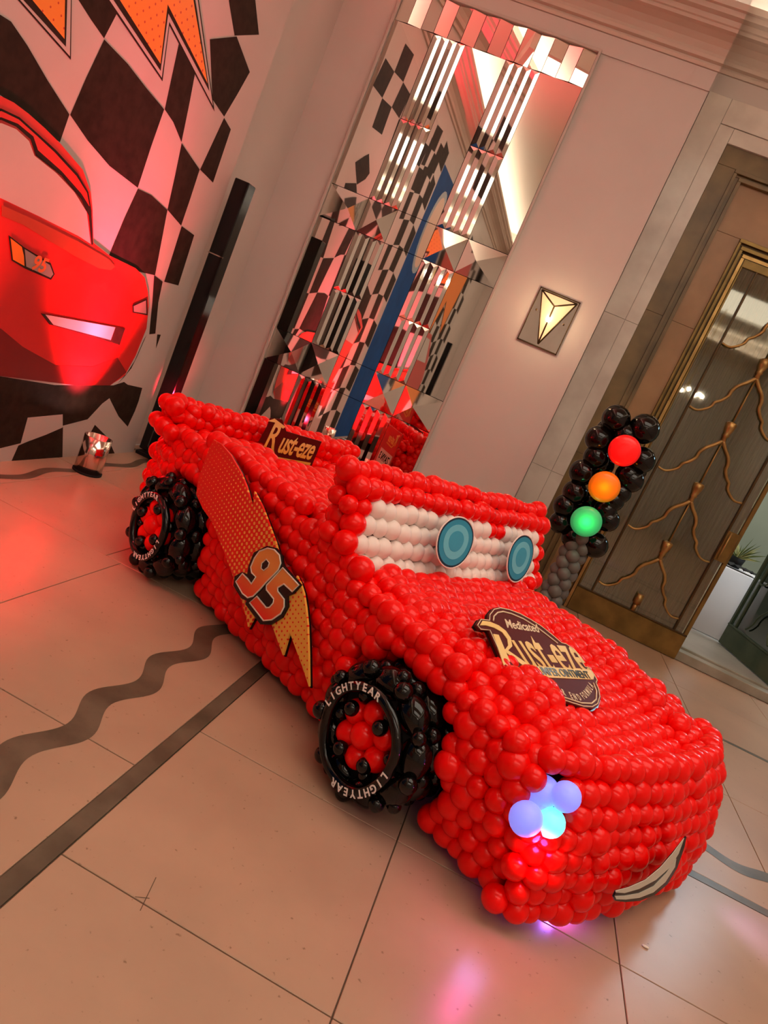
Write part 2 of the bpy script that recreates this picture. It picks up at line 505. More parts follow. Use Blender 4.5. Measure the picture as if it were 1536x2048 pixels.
def bar2(name, m, x0, x1, z0, z1, y0=-.02, y1=.02): return B().box(x0, x1, y0, y1, z0, z1, bevel=.003).build(name, m, d2)


bar2('kick_panel', M_gd, 0, LW, 0.005, .22)
bar2('kick_rail', M_gd, 0, LW, .2205, .24, -.026, .026)
for x in (0, LW - .035): bar2('stile', M_gd, x, x + .035, .24, 3.2)
for x in (.12, LW - .13): bar2('mullion', M_gd, x, x + .018, .24, 3.2)
bar2('top_rail', M_gd, 0, LW, 3.2, 3.26)
bar2('glass_pane', M_glass2, .036, LW - .036, .241, 3.199, -.003, .003)
for z in (.6, 1.18, 1.76, 2.34):
    for sg in (1, -1):
        B().tube(smooth([(LW / 2 + sg * px, .028, z + pz) for px, pz in ARM if .24 < z + pz]), .009, 6).build('vine_scroll', M_gd, d2)
    B().lathe([(0, 0), (.02, 0), (.03, .08), (.03, .12), (0, .13)], (LW / 2, .028, z), 8).build('tassel', M_gd, d2)

# ---------------------------------------------------------------- next room things
tb_ = empty('banquet_table', (2.5, 8.5, .1), label='white clothed table standing in the next room past the open door', cat='table')
b = B(); cx = 0
pts = []
for i in range(64):
    a = 2 * pi * i / 64; e = 8
    X = .34 * (abs(cos(a)) ** (2 / e)) * (1 if cos(a) >= 0 else -1); Yq = .3 * (abs(sin(a)) ** (2 / e)) * (1 if sin(a) >= 0 else -1)
    pts.append((X, Yq, a))
lo = [b.bm.verts.new((X * (1.05 + .03 * sin(9 * a)), Yq * (1.05 + .03 * sin(9 * a)), .004)) for X, Yq, a in pts]
hi = [b.bm.verts.new((X, Yq, .75)) for X, Yq, a in pts]
for i in range(64):
    f = b.bm.faces.new([lo[i], lo[(i + 1) % 64], hi[(i + 1) % 64], hi[i]]); f.smooth = True
b.bm.faces.new(hi)
b.build('table_cloth', M_cloth, tb_)
B().box(-.3, .3, -.26, .26, .70, .745).build('table_top', M_blackm, tb_)
bg = empty('folded_cloth', (2.5, 8.42, .852), label='crumpled black cloth on the front of the next room table', cat='cloth')
b = B(); g = [[b.bm.verts.new((-.2 + .4 * i / 10, -.12 + .2 * j / 6, .02 + .035 * abs(sin(i * 1.7 + j * 2.3)))) for j in range(7)] for i in range(11)]
for i in range(10):
    for j in range(6): f = b.bm.faces.new([g[i][j], g[i + 1][j], g[i + 1][j + 1], g[i][j + 1]]); f.smooth = True
b.build('cloth', M_blackm, bg)
# leafy centrepiece
pl = empty('foliage_centrepiece', (2.5, 8.62, .85), label='spiky green foliage arrangement on the next room table', cat='plant')
B().lathe([(0, 0), (.07, 0), (.09, .12), (.08, .12), (0, .1)], seg=14).build('pot', M_blackm, pl)
ML = [mat('leaf_pale', (.45, .42, .16), .5), mat('leaf_green', (.12, .15, .035), .5)]
rp = random.Random(5)
for i in range(46):
    a = rp.uniform(0, 2 * pi); t = rp.uniform(.15, 1.2); Ln = rp.uniform(.16, .34)
    d = Vector((cos(a) * sin(t), sin(a) * sin(t), cos(t))); s_ = d.orthogonal().normalized() * .010
    b = B(); p0 = Vector((0, 0, .1)); p1 = p0 + d * Ln * .5 + s_; p2 = p0 + d * Ln * .5 - s_; p3 = p0 + d * Ln + Vector((0, 0, -.03))
    vs = [b.bm.verts.new(p) for p in (p0, p1, p3, p2)]; b.bm.faces.new([vs[0], vs[1], vs[2]]); b.bm.faces.new([vs[0], vs[2], vs[3]])
    b.build('leaf', ML[i % 2], pl)
bx = empty('floor_lamp', (2.5, 9.3, 1.36), label='dark floor lamp with a small maroon shade behind the next room foliage', cat='lamp')
B().lathe([(.07, 0), (.085, .16), (.08, .16), (.065, 0.0)], seg=4).build('shade', mat('maroon_shade', (.06, .008, .006), .6), bx)
B().lathe([(0, -1.26), (.09, -1.26), (.09, -1.24), (.012, -1.22), (.012, .10), (0, .1)], seg=12).build('stand', M_blackm, bx)

# ---------------------------------------------------------------- wall mirror
XS = [-2.456, -2.109, -1.842, -1.495, -1.210, -.863]
ZT = [.32, 1.011, 1.295, 2.274, 2.55, 3.20, 3.858, 4.113]
mi = empty('wall_mirror', (0, YP, 0), label='tall art deco wall mirror of many faceted panes behind the car', cat='mirror')
mb = (-.03, -.006)
b = B()
for (x0, x1, z0, z1) in ((-2.480, -2.459, .28, 4.122), (-.860, -.840, .28, 4.122), (-2.480, -.840, 4.1145, 4.135), (-2.480, -.840, .28, .31)):
    b.box(x0, x1, -.045, 0, z0, z1, bevel=.003)
b.build('frame', M_frame, mi)
B().box(-2.458, -.861, -.005, -.0005, .311, 4.113).build('backing', M_blackm, mi)
G = .0022


def pane(x0, x1, z0, z1, tilt=0., name='mirror_pane'):
    y = -.022; t = tilt * (x1 - x0) / 2
    bb = B(); P4 = [(x0 + G, y - t, z0 + G), (x1 - G, y + t, z0 + G), (x1 - G, y + t, z1 - G), (x0 + G, y - t, z1 - G)]
    f = [bb.bm.verts.new(p) for p in P4]; k = [bb.bm.verts.new((p[0], -.0055, p[2])) for p in P4]
    bb.bm.faces.new(f); bb.bm.faces.new(k[::-1])
    for i in range(4): bb.bm.faces.new([f[i], k[i], k[(i + 1) % 4], f[(i + 1) % 4]])
    return bb.build(name, M_mirror, mi)


def ridges(x0, x1, z0, z1, n=4):
    wd = (x1 - x0) / n
    for i in range(n):
        a = x0 + i * wd + .0015; c = a + wd - .003; mdl = (a + c) / 2 + .006; h = .0085; e = .03
        bb = B()
        V = [bb.bm.verts.new(p) for p in ((a, -.020, z0 + G), (c, -.020, z0 + G), (c, -.020, z1 - G), (a, -.020, z1 - G), (mdl, -.020 - h, z0 + e), (mdl, -.020 - h, z1 - e))]
        K = [bb.bm.verts.new((v_.co.x, -.006, v_.co.z)) for v_ in V[:4]]
        for q in ((0, 1, 4), (1, 2, 5, 4), (2, 3, 5), (3, 0, 4, 5)): bb.bm.faces.new([V[j] for j in q])
        for j in range(4): bb.bm.faces.new([V[j], K[j], K[(j + 1) % 4], V[(j + 1) % 4]])
        bb.build('mirror_ridge', M_mirror_b, mi)


def pyramid(x0, x1, z0, z1, h=.022, apex=.5):
    bb = B(); C_ = [(x0 + G, z0 + G), (x1 - G, z0 + G), (x1 - G, z1 - G), (x0 + G, z1 - G)]
    V = [bb.bm.verts.new((x, -.020, z)) for x, z in C_]; A_ = bb.bm.verts.new((x0 + (x1 - x0) * apex, -.020 - h, (z0 + z1) / 2))
    K = [bb.bm.verts.new((x, -.006, z)) for x, z in C_]
    for j in range(4):
        bb.bm.faces.new([V[j], V[(j + 1) % 4], A_]); bb.bm.faces.new([V[j], K[j], K[(j + 1) % 4], V[(j + 1) % 4]])
    bb.build('mirror_pyramid', M_mirror_b, mi)


# top row of vertical strips set at alternating angles
nt = 14; wd = (XS[-1] - XS[0]) / nt
for i in range(nt):
    pane(XS[0] + i * wd, XS[0] + (i + 1) * wd, ZT[6], ZT[7], tilt=(.16 if i % 2 else -.13))
for (z0, z1, kind) in ((ZT[5], ZT[6], 'r'), (ZT[4], ZT[5], 'r'), (ZT[3], ZT[4], 'p'), (ZT[2], 1.785, 'r'), (1.785, ZT[3], 'r'), (ZT[1], ZT[2], 'p'), (ZT[0], ZT[1], 'r')):
    for i in range(5):
        x0, x1 = XS[i], XS[i + 1]
        if i in (1, 3):
            if kind == 'r': ridges(x0, x1, z0, z1)
            else: pyramid(x0, x1, z0, z1)
        elif kind == 'p' and i in (0, 4): pyramid(x0, x1, z0, z1, .018, .62 if i == 0 else .38)
        elif kind == 'r' and z0 in (ZT[5], ZT[2]): pass
        elif kind == 'r' and z0 == ZT[4]: pane(x0, x1, ZT[4], ZT[6])
        elif kind == 'r' and z0 == 1.785: pane(x0, x1, ZT[2], ZT[3])
        else: pane(x0, x1, z0, z1)

# ---------------------------------------------------------------- wall sconce
sc = empty('wall_sconce', (-.356, YP, 2.207), label='lit faceted glass wall sconce on a small mirror plate right of the tall mirror', cat='wall lamp')
B().box(-.182, .182, -.014, -.001, -.235, .235).build('mirror_plate', M_mirror, sc)
b = B()
for q in ((-.19, .19, .235, .245), (-.19, .19, -.245, -.235), (-.19, -.181, -.245, .245), (.181, .19, -.245, .245)): b.box(q[0], q[1], -.02, -.001, q[2], q[3])
b.build('plate_edge', M_bronze_dark, sc)
T = [(-.165, -.02, .222), (.165, -.02, .222), (-.0, -.15, .115), (-.0, -.03, -.215)]
MG = mat('lantern_glass', (.95, .72, .45), .35, emit=(1, .60, .28), estr=.4)
for q in ((0, 1, 2), (0, 2, 3), (1, 3, 2)):
    bb = B(); bb.bm.faces.new([bb.bm.verts.new(T[i]) for i in q]); bb.build('lantern_pane', MG, sc)
b = B()
for i, j in ((0, 1), (0, 2), (1, 2), (2, 3), (0, 3), (1, 3)): b.tube([T[i], T[j]], .0075, 6)
b.build('lantern_rib', M_bronze_dark, sc)
B().sphere((0, -.11, -.0), .022).build('bulb', emit_mat('bulb_glow', (1, .85, .55), 30), sc)
for x, z in ((-.155, .05), (.15, .02)): B().sphere((x * .9, -.03, z), .009, 8, 6).build('stud', M_bronze_dark, sc)
sc.scale = (.89, .89, .89)
light('sconce_glow', 'POINT', (-.356, YP - .25, 2.25), 2.0, (1, .72, .42), .06)

# ---------------------------------------------------------------- printed backdrop
XB = -2.80
MX = Matrix(((0, 0, 1, XB), (1, 0, 0, 0), (0, 1, 0, 0), (0, 0, 0, 1)))      # (y,z,offset) -> world
M_pw = noisy('print_white', (.52, .46, .42), (.56, .50, .46), 1.5, .42)
M_pk = noisy('print_black', (.020, .012, .008), (.032, .020, .013), 18, .6, spec=.15)
M_pr = mat('print_red', (.62, .012, .012), .3, 0, .5, coat=.3)
M_prd = mat('print_dark_red', (.20, .008, .008), .35)
M_po = mat('print_orange', (.85, .22, .02), .4)


def halftone(name, cdot, cbg, pitch, t0, t1, a0, a1, axis=0, rot=0., pw=1):
    """printed dots: colour b where the cosine dot field falls under a threshold that runs from t0 to t1"""
    m = mat(name, cdot, .38); N, L = nodes_of(m); b = N['Principled BSDF']
    tc = N.new('ShaderNodeTexCoord'); rt = N.new('ShaderNodeMapping'); rt.inputs['Rotation'].default_value = (0, 0, rot)
    L.new(tc.outputs['Object'], rt.inputs['Vector'])
    sp = N.new('ShaderNodeSeparateXYZ'); L.new(rt.outputs[0], sp.inputs[0])
    s0 = N.new('ShaderNodeSeparateXYZ'); L.new(tc.outputs['Object'], s0.inputs[0])

    def M(op, a, c=None):
        n = N.new('ShaderNodeMath'); n.operation = op
        for i, q in enumerate((a, c)):
            if q is None: continue
            if isinstance(q, (int, float)): n.inputs[i].default_value = q
            else: L.new(q, n.inputs[i])
        return n.outputs[0]
    k = 2 * pi / pitch
    f = M('ADD', M('COSINE', M('MULTIPLY', sp.outputs[0], k)), M('COSINE', M('MULTIPLY', sp.outputs[1], k)))
    f = M('ADD', M('MULTIPLY', f, .25), .5)
    mr = N.new('ShaderNodeMapRange'); mr.inputs[1].default_value = a0; mr.inputs[2].default_value = a1; mr.inputs[3].default_value = t0; mr.inputs[4].default_value = t1
    L.new(s0.outputs[axis], mr.inputs[0])
    sel = M('LESS_THAN', f, mr.outputs[0])
    if pw != 1:
        nrm = N.new('ShaderNodeMapRange'); nrm.inputs[1].default_value = a0; nrm.inputs[2].default_value = a1; L.new(s0.outputs[axis], nrm.inputs[0])
        sel = M('LESS_THAN', f, M('ADD', M('MULTIPLY', M('POWER', nrm.outputs[0], pw), t1 - t0), t0))
    mx = N.new('ShaderNodeMix'); mx.data_type = 'RGBA'; L.new(sel, mx.inputs[0])
    mx.inputs[6].default_value = (*cdot, 1); mx.inputs[7].default_value = (*cbg, 1)
    L.new(mx.outputs[2], b.inputs['Base Color'])
    return m


bd = empty('printed_backdrop', (0, 0, 0), label='checkered flag backdrop printed with a red car and orange bolts on the left wall', cat='backdrop')
B().box(XB - .05, XB, 1.68, 5.09, 0.0, 4.25).build('panel', M_pw, bd)


def c1(x, y): return on_x(x / 2.743, y / 2.743, XB)


def c1p(l, pad=0.): return [c1(x, y) for x, y in l]


def clipy(pts, ymin, ymax):
    for lim, sg in ((ymin, 1), (ymax, -1)):
        out = []
        for i in range(len(pts)):
            a, c = pts[i], pts[(i + 1) % len(pts)]
            ia, ic = sg * (a[0] - lim) >= 0, sg * (c[0] - lim) >= 0
            if ia: out.append(a)
            if ia != ic:
                t = (lim - a[0]) / (c[0] - a[0]); out.append((lim, a[1] + t * (c[1] - a[1])))
        pts = out
        if not pts: return []
    return pts


CH = [
    [(0, 80), (60, 118), (150, 250), (260, 440), (380, 628), (328, 780), (250, 730), (150, 640), (0, 520), (-300, 430), (-280, 0)],
    [(430, 0), (400, -60), (640, -90), (590, 0), (640, 75), (570, 210), (500, 110)],
    [(571, 216), (700, 350), (800, 480), (900, 600), (830, 800), (755, 1030), (600, 910), (480, 770), (384, 630), (470, 430)],
    [(980, 240), (1070, 400), (1040, 560), (995, 780), (950, 670), (903, 600)],
    [(996, 785), (1040, 850), (1095, 930), (1040, 1100), (993, 1238), (918, 1150), (960, 960)],
    [(756, 1035), (830, 1070), (918, 1152), (850, 1510), (760, 1490), (700, 1450), (597, 1400), (680, 1200)],
    [(1229, 646), (1266, 710), (1168, 1002), (1097, 930)],
    [(1150, 215), (1298, 200), (1370, 395), (1300, 520), (1229, 640), (1165, 545)],
    [(1260, -100), (1385, -100), (1400, 0), (1420, 190), (1286, 195), (1255, 5)],
    [(996, 1240), (1065, 1290), (978, 1566), (900, 1545)],
    [(845, 1510), (892, 1545), (868, 1660), (852, 1830), (818, 1834), (835, 1660)],
    [(862, 1834), (882, 1836), (855, 1912)],
    [(805, 1834), (750, 1960), (680, 2070), (640, 2110), (720, 2020), (790, 1860)],
    [(-200, 2060), (0, 2064), (300, 2112), (620, 2114), (680, 2095), (700, 2110), (780, 2128), (760, 2200), (740, 2254), (700, 2340), (650, 2284), (600, 2184), (560, 2214), (480, 2300), (345, 2335), (110, 2432), (0, 2459), (-200, 2500)],
    [(100, 2444), (345, 2340), (342, 2512), (60, 2534)],
    [(520, 2330), (590, 2400), (632, 2495), (500, 2505), (470, 2420)],
]
b = B()
TH = Matrix(((0, 0, 1, XB), (1, 0, 0, 0), (0, 1, 0, 0), (0, 0, 0, 1)))
for q in CH:
    pp = clipy(c1p(q), 1.70, 5.07)
    if len(pp) > 2: b.poly(pp, Matrix.Translation((.001, 0, 0)) @ TH, 0)
# checks above the picture frame
rr = random.Random(2)
b.build('check_print', M_pk, bd)
b = B()
for q in ([(150, 2290), (342, 2272), (342, 2344), (250, 2384), (110, 2436)],): b.poly(c1p(q), Matrix.Translation((.003, 0, 0)) @ TH)
b.build('check_print', M_pw, bd)
b = B()
for i in range(5):
    for j in range(12):
        if (i + j) % 2: continue
        def gq(u_, v_): return (1.72 + u_ * .27 + .02 * sin(v_ * 1.3), .02 + v_ * .34 + .08 * sin(u_ * .9 + .4))
        pp = clipy([gq(i, j), gq(i + 1, j), gq(i + 1, j + 1), gq(i, j + 1)], 1.70, 2.72)
        if len(pp) > 2: b.poly(pp, Matrix.Translation((.0005, 0, 0)) @ TH)
for i in range(10):
    for j in range(3):
        if (i + j) % 2: continue
        def gr(u_, v_): return (1.72 + u_ * .335 + .03 * sin(v_ * 1.9), 3.42 + v_ * .27 + .05 * sin(u_ * 1.1))
        b.poly([gr(i, j), gr(i + 1, j), gr(i + 1, j + 1), gr(i, j + 1)], Matrix.Translation((.0008, 0, 0)) @ TH)
b.build('check_print', M_pk, bd)
# bolts
M_ho = halftone('bolt_halftone', (.50, .05, .01), (.80, .27, .03), .052, .97, .90, 2.6, 4.7, 0, radians(45))


def layer(polys, off, m, name):
    bb = B()
    for q in polys:
        pp = clipy(c1p(q), 1.70, 5.06)
        if len(pp) > 2: bb.poly(pp, Matrix.Identity(4))
    me = bb.mesh(name); return new_obj(name, me, m, bd, matrix=Matrix.Translation((off, 0, 0)) @ TH)


layer([[(440, -250), (70, -30), (387, 328), (392, -30), (400, -250)], [(430, -250), (565, -30), (890, 446), (928, 140), (1176, 612), (1085, -30), (1050, -250)]], .002, M_pk, 'bolt_outline')
layer([[(420, -250), (82, -30), (381, 308), (386, -30), (395, -250)], [(440, -250), (578, -30), (885, 425), (926, 118), (1166, 580), (1078, -30), (1043, -250)]], .003, M_pw, 'bolt_border')
layer([[(410, -250), (98, -30), (358, 255), (366, -30), (385, -250)], [(460, -250), (600, -30), (878, 388), (920, 72), (1146, 500), (1064, -30), (1030, -250)]], .004, M_pk, 'bolt_outline')
layer([[(400, -250), (150, -30), (349, 212), (352, -30), (370, -250)], [(480, -250), (635, -30), (876, 348), (916, 22), (1135, 456), (1052, -30), (1015, -250)]], .005, M_ho, 'bolt_face')
# generic red car artwork (flat print)
M_pc = M_pr
bodyp = [(-700, 450), (-300, 440), (0, 525), (70, 560), (150, 620), (240, 700), (330, 790), (450, 930), (492, 1050), (503, 1150), (508, 1330), (600, 1402), (740, 1470), (790, 1520), (808, 1600), (812, 1680), (800, 1800), (740, 1950), (680, 2060), (600, 2112), (400, 2110), (200, 2085), (0, 2060), (-500, 2060)]
layer([bodyp], .006, M_pr, 'car_print')
layer([[(-700, 2060), (-700, 1640), (0, 1800), (120, 1900), (300, 2000), (500, 2010), (640, 1960), (690, 2040), (600, 2112), (400, 2110), (200, 2085), (0, 2060)]], .007, M_prd, 'car_lower_print')
layer([[(-600, 520), (-300, 560), (0, 592), (100, 640), (200, 730), (300, 820), (420, 950), (478, 1050), (495, 1150), (505, 1340), (495, 1340), (480, 1180), (440, 1090), (330, 960), (190, 850), (160, 760), (80, 690), (0, 655), (-600, 640)]], .008, M_pk, 'roof_line_print')
layer([[(-600, 600), (-300, 630), (0, 606), (95, 652), (195, 742), (290, 830), (412, 962), (470, 1055), (484, 1130), (440, 1060), (330, 935), (200, 820), (175, 745), (90, 675), (0, 640), (-600, 625)]], .009, M_pr, 'roof_line_print')
layer([[(-600, 660), (0, 672), (80, 705), (150, 770), (180, 850), (300, 945), (400, 1050), (468, 1160), (490, 1335), (420, 1290), (200, 1180), (0, 1085), (-600, 900)]], .010, M_pw, 'windscreen_print')
layer([[(0, 1120), (200, 1210), (420, 1320), (590, 1420), (625, 1460), (600, 1480), (540, 1470), (400, 1400), (250, 1310), (120, 1230), (0, 1180)]], .0095, mat('print_rust', (.42, .05, .02), .4), 'bonnet_print')
layer([[(38, 1286), (120, 1350), (270, 1440), (292, 1500), (272, 1532), (130, 1470), (55, 1425)], [(718, 1670), (800, 1634), (804, 1727), (720, 1712)]], .010, M_pk, 'headlight_print')
layer([[(48, 1302), (110, 1350), (122, 1400), (125, 1455), (62, 1420)]], .011, M_po, 'headlight_print')
layer([[(126, 1362), (265, 1450), (284, 1500), (268, 1520), (135, 1458)], [(726, 1676), (793, 1645), (796, 1718), (727, 1706)]], .011, mat('print_grey', (.30, .25, .22), .4), 'headlight_print')
layer([[(215, 1715), (680, 1800), (650, 1890), (262, 1775)]], .010, M_pk, 'intake_print')
layer([[(240, 1722), (625, 1792), (600, 1862), (285, 1778)]], .011, M_pw, 'intake_print')

# text tool --------------------------------------------------------------
def text_mesh(s, size, extr=.0, offset=0., shear=0., spacing=1., sx=1., align='CENTER'):
    cu = bpy.data.curves.new('txt', 'FONT'); cu.body = s; cu.size = size; cu.extrude = extr; cu.offset = offset; cu.shear = shear
    cu.space_character = spacing; cu.align_x = align; cu.align_y = 'CENTER'; cu.resolution_u = 3
    o = bpy.data.objects.new('txt', cu); COL.objects.link(o)
    bpy.context.view_layer.update()
    me = bpy.data.meshes.new_from_object(o.evaluated_get(bpy.context.evaluated_depsgraph_get()))
    bpy.data.objects.remove(o); bpy.data.curves.remove(cu)
    if sx != 1: me.transform(Matrix.Diagonal((sx, 1, 1, 1)))
    return me


pc = c1(205, 1447); pc2 = c1(255, 1465)
ang = atan2(pc2[1] - pc[1], pc2[0] - pc[0])
new_obj('headlight_number', text_mesh('95', .11, .0005, .003, .2), mat('print_number', (.75, .16, .04), .4), bd,
        matrix=Matrix.Translation((.0125, 0, 0)) @ TH @ Matrix.Translation((pc[0], pc[1], 0)) @ Matrix.Rotation(ang, 4, 'Z'))

# blue panel beside it and a second printed backdrop, both seen in the mirror
M_blue = noisy('blue_panel_print', (.002, .07, .26), (.001, .05, .20), 3, .6, spec=.15)
bp = empty('blue_panel', (0, 0, 0), label='deep blue panel standing between the two checkered backdrops', cat='panel')
B().box(XB - .06, XB - .01, -.14, 1.665, 0, 4.1).build('panel', M_blue, bp)
b = B(); b.poly([(.95 + .42 * cos(2 * pi * k / 24), 3.3 + .62 * sin(2 * pi * k / 24)) for k in range(24)], Matrix.Translation((-.008, 0, 0)) @ TH); b.build('oval_print', mat('oval_border', (.30, .36, .42), .4), bp)
b = B(); b.poly([(.95 + .33 * cos(2 * pi * k / 24), 3.3 + .53 * sin(2 * pi * k / 24)) for k in range(24)], Matrix.Translation((-.006, 0, 0)) @ TH); b.build('oval_print', mat('oval_pink', (.70, .48, .36), .4), bp)
sb = empty('second_backdrop', (0, 0, 0), label='second checkered backdrop with orange bolts beyond the blue panel', cat='backdrop')
B().box(XB - .05, XB, -4.05, -.15, 0, 4.25).build('panel', M_pw, sb)
b = B()
for i in range(12):
    for j in range(12):
        if (i + j) % 2: continue
        def gpt(u_, v_): return (-4.02 + u_ * .32 + .03 * sin(v_ * 1.3), .02 + v_ * .34 + .10 * sin(u_ * .9 + .4))
        b.poly([gpt(i, j), gpt(i + 1, j), gpt(i + 1, j + 1), gpt(i, j + 1)], Matrix.Translation((.001, 0, 0)) @ TH)
b.build('check_print', M_pk, sb)
for off, g_, m_ in ((.003, .06, M_pk), (.005, 0, M_po)):
    b = B(); b.poly([(-3.4 - g_, 3.6 + g_), (-.4 + g_, 3.7 + g_), (-.85 + g_, 2.3 - g_ * 2), (-1.4, 2.9 - g_), (-1.8, 1.9 - g_ * 2), (-2.3, 2.8 - g_), (-3.0 - g_, 2.2 - g_)], Matrix.Translation((off, 0, 0)) @ TH); b.build('bolt_print', m_, sb)
b = B(); b.poly([(-3.2, .5), (-3.3, 1.2), (-2.9, 1.7), (-2.3, 2.1), (-1.3, 2.1), (-.7, 1.6), (-.5, 1.1), (-.6, .5)], Matrix.Translation((.006, 0, 0)) @ TH); b.build('car_print', M_pr, sb)
b = B(); b.poly([(-2.8, 1.55), (-2.3, 2.0), (-1.3, 2.0), (-.85, 1.55)], Matrix.Translation((.008, 0, 0)) @ TH); b.build('windscreen_print', M_pw, sb)
# checkered mat in front of the blue panel
cm = empty('checkered_mat', (0, 0, 0), label='black and white checkered floor mat in front of the blue panel', cat='mat')
B().box(-2.74, -2.2, .55, 2.15, .0015, .006).build('mat', mat('mat_white', (.7, .66, .62), .6), cm)
b = B()
for i in range(4):
    for j in range(12):
        if (i + j) % 2 == 0: b.box(-2.74 + i * .135, -2.74 + (i + 1) * .135, .55 + j * .1333, .55 + (j + 1) * .1333, .0062, .0075)
b.build('check_print', M_pk, cm)

# ---------------------------------------------------------------- black light post and uplights
def post(loc, label):
    p = empty('light_post', loc, label=label, cat='light stand', group='black light posts beside the backdrops' if False else None)
    B().box(-.06, .06, -.06, .06, .05, 2.18, bevel=.006).build('post', M_black, p)
    B().box(-.07, .16, -.07, .16, 0, .03, bevel=.004).build('base_plate', M_blackm, p)
    for z in (1.62,): B().box(-.063, .063, -.064, -.058, z, z + .008).build('clamp', M_chrome, p)
    B().box(.07, .22, -.20, .06, .10, .27, bevel=.02).build('fixture', M_black, p)
    B().tube([(.06, -.07, .03), (.06, -.07, .20), (.23, -.07, .20), (.23, -.07, .03)], .012, 8).build('yoke', M_black, p)
    B().lathe([(0, 0), (.05, 0), (.06, .07), (.0, .07)], (.145, -.07, .272), 16).build('lens_hood', M_black, p)
    return p


post((-2.72, 5.17, 0), 'tall black light post between the left backdrop and the mirror')
post((-2.72, -4.25, 0), 'tall black light post at the far end of the second backdrop')


def can(loc, label, on=True):
    p = empty('uplight_can', loc, label=label, cat='uplight')
    B().lathe([(0, 0.012), (.088, .012), (.088, .25), (.078, .25), (.074, .20), (0, .20)], seg=32).build('housing', M_chrome, p)
    B().lathe([(0, 0), (.094, 0), (.094, .014), (.088, .014)], seg=32).build('rim', M_blackm, p)
    B().lathe([(0, .206), (.05, .206), (.05, .202), (0, .202)], seg=20).build('lens', emit_mat('red_lens', (1, .5, .45), 60) if on else M_red, p)
    return p


can((-2.57, 4.2, 0), 'chrome uplight can glowing red on the floor before the checkered backdrop')
can((-2.6, 2.64, 0), 'chrome uplight can glowing red beside the checkered mat')

# ---------------------------------------------------------------- balloon car
CARO = Vector((-1.42, 3.15, 0)); CARA = atan2(-.522, .853)
car = empty('balloon_car', CARO, CARA, label='life size red balloon racing car with white balloon windscreen and black balloon wheels', cat='balloon sculpture')
RB = .043


def ball_mesh(name, u=20, v=12):
    # slightly pear shaped party balloon of unit radius, neck down
    b = B()
    prof = []
    for i in range(v + 1):
        t = pi * i / v; r = sin(t); z = -cos(t)
        if z < 0: r *= (1 - .06 * z * z)
        prof.append((max(r, 0), z * (1.05 if z < 0 else 1.0)))
    b.lathe(prof, seg=u); return b.mesh(name)


BALL = ball_mesh('balloon')


def ball_copy(m): me = BALL.copy(); me.materials.clear(); me.materials.append(m); return me


BM = {}


def balloon(p, r, m, parent, name='balloon', sc=(1, 1, 1), rot=None, label=None):
    if m.name not in BM: BM[m.name] = ball_copy(m)
    o = bpy.data.objects.new(name, BM[m.name]); COL.objects.link(o); o.parent = parent
    R = rot.to_matrix().to_4x4() if rot is not None else Matrix.Identity(4)
    o.matrix_local = Matrix.Translation(p) @ R @ Matrix.Diagonal((r * sc[0], r * sc[1], r * sc[2], 1))
    if label: o['label'] = label
    return o


def joined_balls(lst, name, m, parent):
    n = len(BALL.vertices); co = np.empty(n * 3, dtype=np.float32); BALL.vertices.foreach_get('co', co); co = co.reshape(-1, 3)
    faces = [tuple(p.vertices) for p in BALL.polygons]
    V = []; F = []
    for k, (p, r, q) in enumerate(lst):
        Rm = np.array(q.to_matrix())
        V.append((co * r) @ Rm.T + np.array(p)); off = k * n
        F.extend([tuple(i + off for i in f) for f in faces])
    me = bpy.data.meshes.new(name); me.from_pydata(np.concatenate(V).tolist(), [], F)
    me.polygons.foreach_set('use_smooth', [True] * len(me.polygons))
    return new_obj(name, me, m, parent, kind='stuff')


SG = .068
rb = random.Random(11)


def s_front(v_, z):
    pts = [(.08, 2.14), (.2, 2.25), (.4, 2.33), (.7, 2.39), (1.0, 2.42), (1.2, 2.42), (1.35, 2.37), (1.45, 2.28), (1.6, 2.1)]
    v_ = min(max(v_, pts[0][0]), pts[-1][0])
    for (a, c), (d, e) in zip(pts, pts[1:]):
        if v_ <= d: s = c + (e - c) * (v_ - a) / (d - a); break
    return s - .10 * max(0, (z - .25) / .3) ** 1.5


def hood(s, v_):
    f = (s - 1.1) / 1.05
    z = .70 - .06 * f - .08 * f * f
    a = .02 + .058 * exp(-((s - 1.86) / .26) ** 2)
    rid = exp(-((v_ - .34) / .13) ** 2) + .9 * exp(-((v_ - 1.24) / .15) ** 2)
    edge = .07 * max(0, (.24 - v_) / .12) + .07 * max(0, (v_ - 1.36) / .12)
    return z + a * rid - edge


def side_top(s):
    pts = [(-.72, .56), (-.5, .66), (-.3, .74), (-.05, .81), (.5, .80), (.85, .77), (1.0, .74), (1.1, .72), (1.4, .69), (1.7, .66), (2.0, .58), (2.3, .50)]
    for (a, c), (d, e) in zip(pts, pts[1:]):
        if s <= d: return c + (e - c) * (s - a) / (d - a)
    return .52


WH = [(1.54, .26), (-.12, .265)]
cand = []       # (p, normal, tag)


def add(p, n, tag='red', jit=1.):
    j = .007 * jit
    p = Vector(p) + Vector((rb.uniform(-j, j), rb.uniform(-j, j), rb.uniform(-j, j)))
    big = tag == 'red' and rb.random() < .38
    p = p + Vector(n).normalized() * (rb.uniform(-.004, .004) if big else rb.uniform(-.006, .004))
    cand.append((p, Vector(n), tag, big))


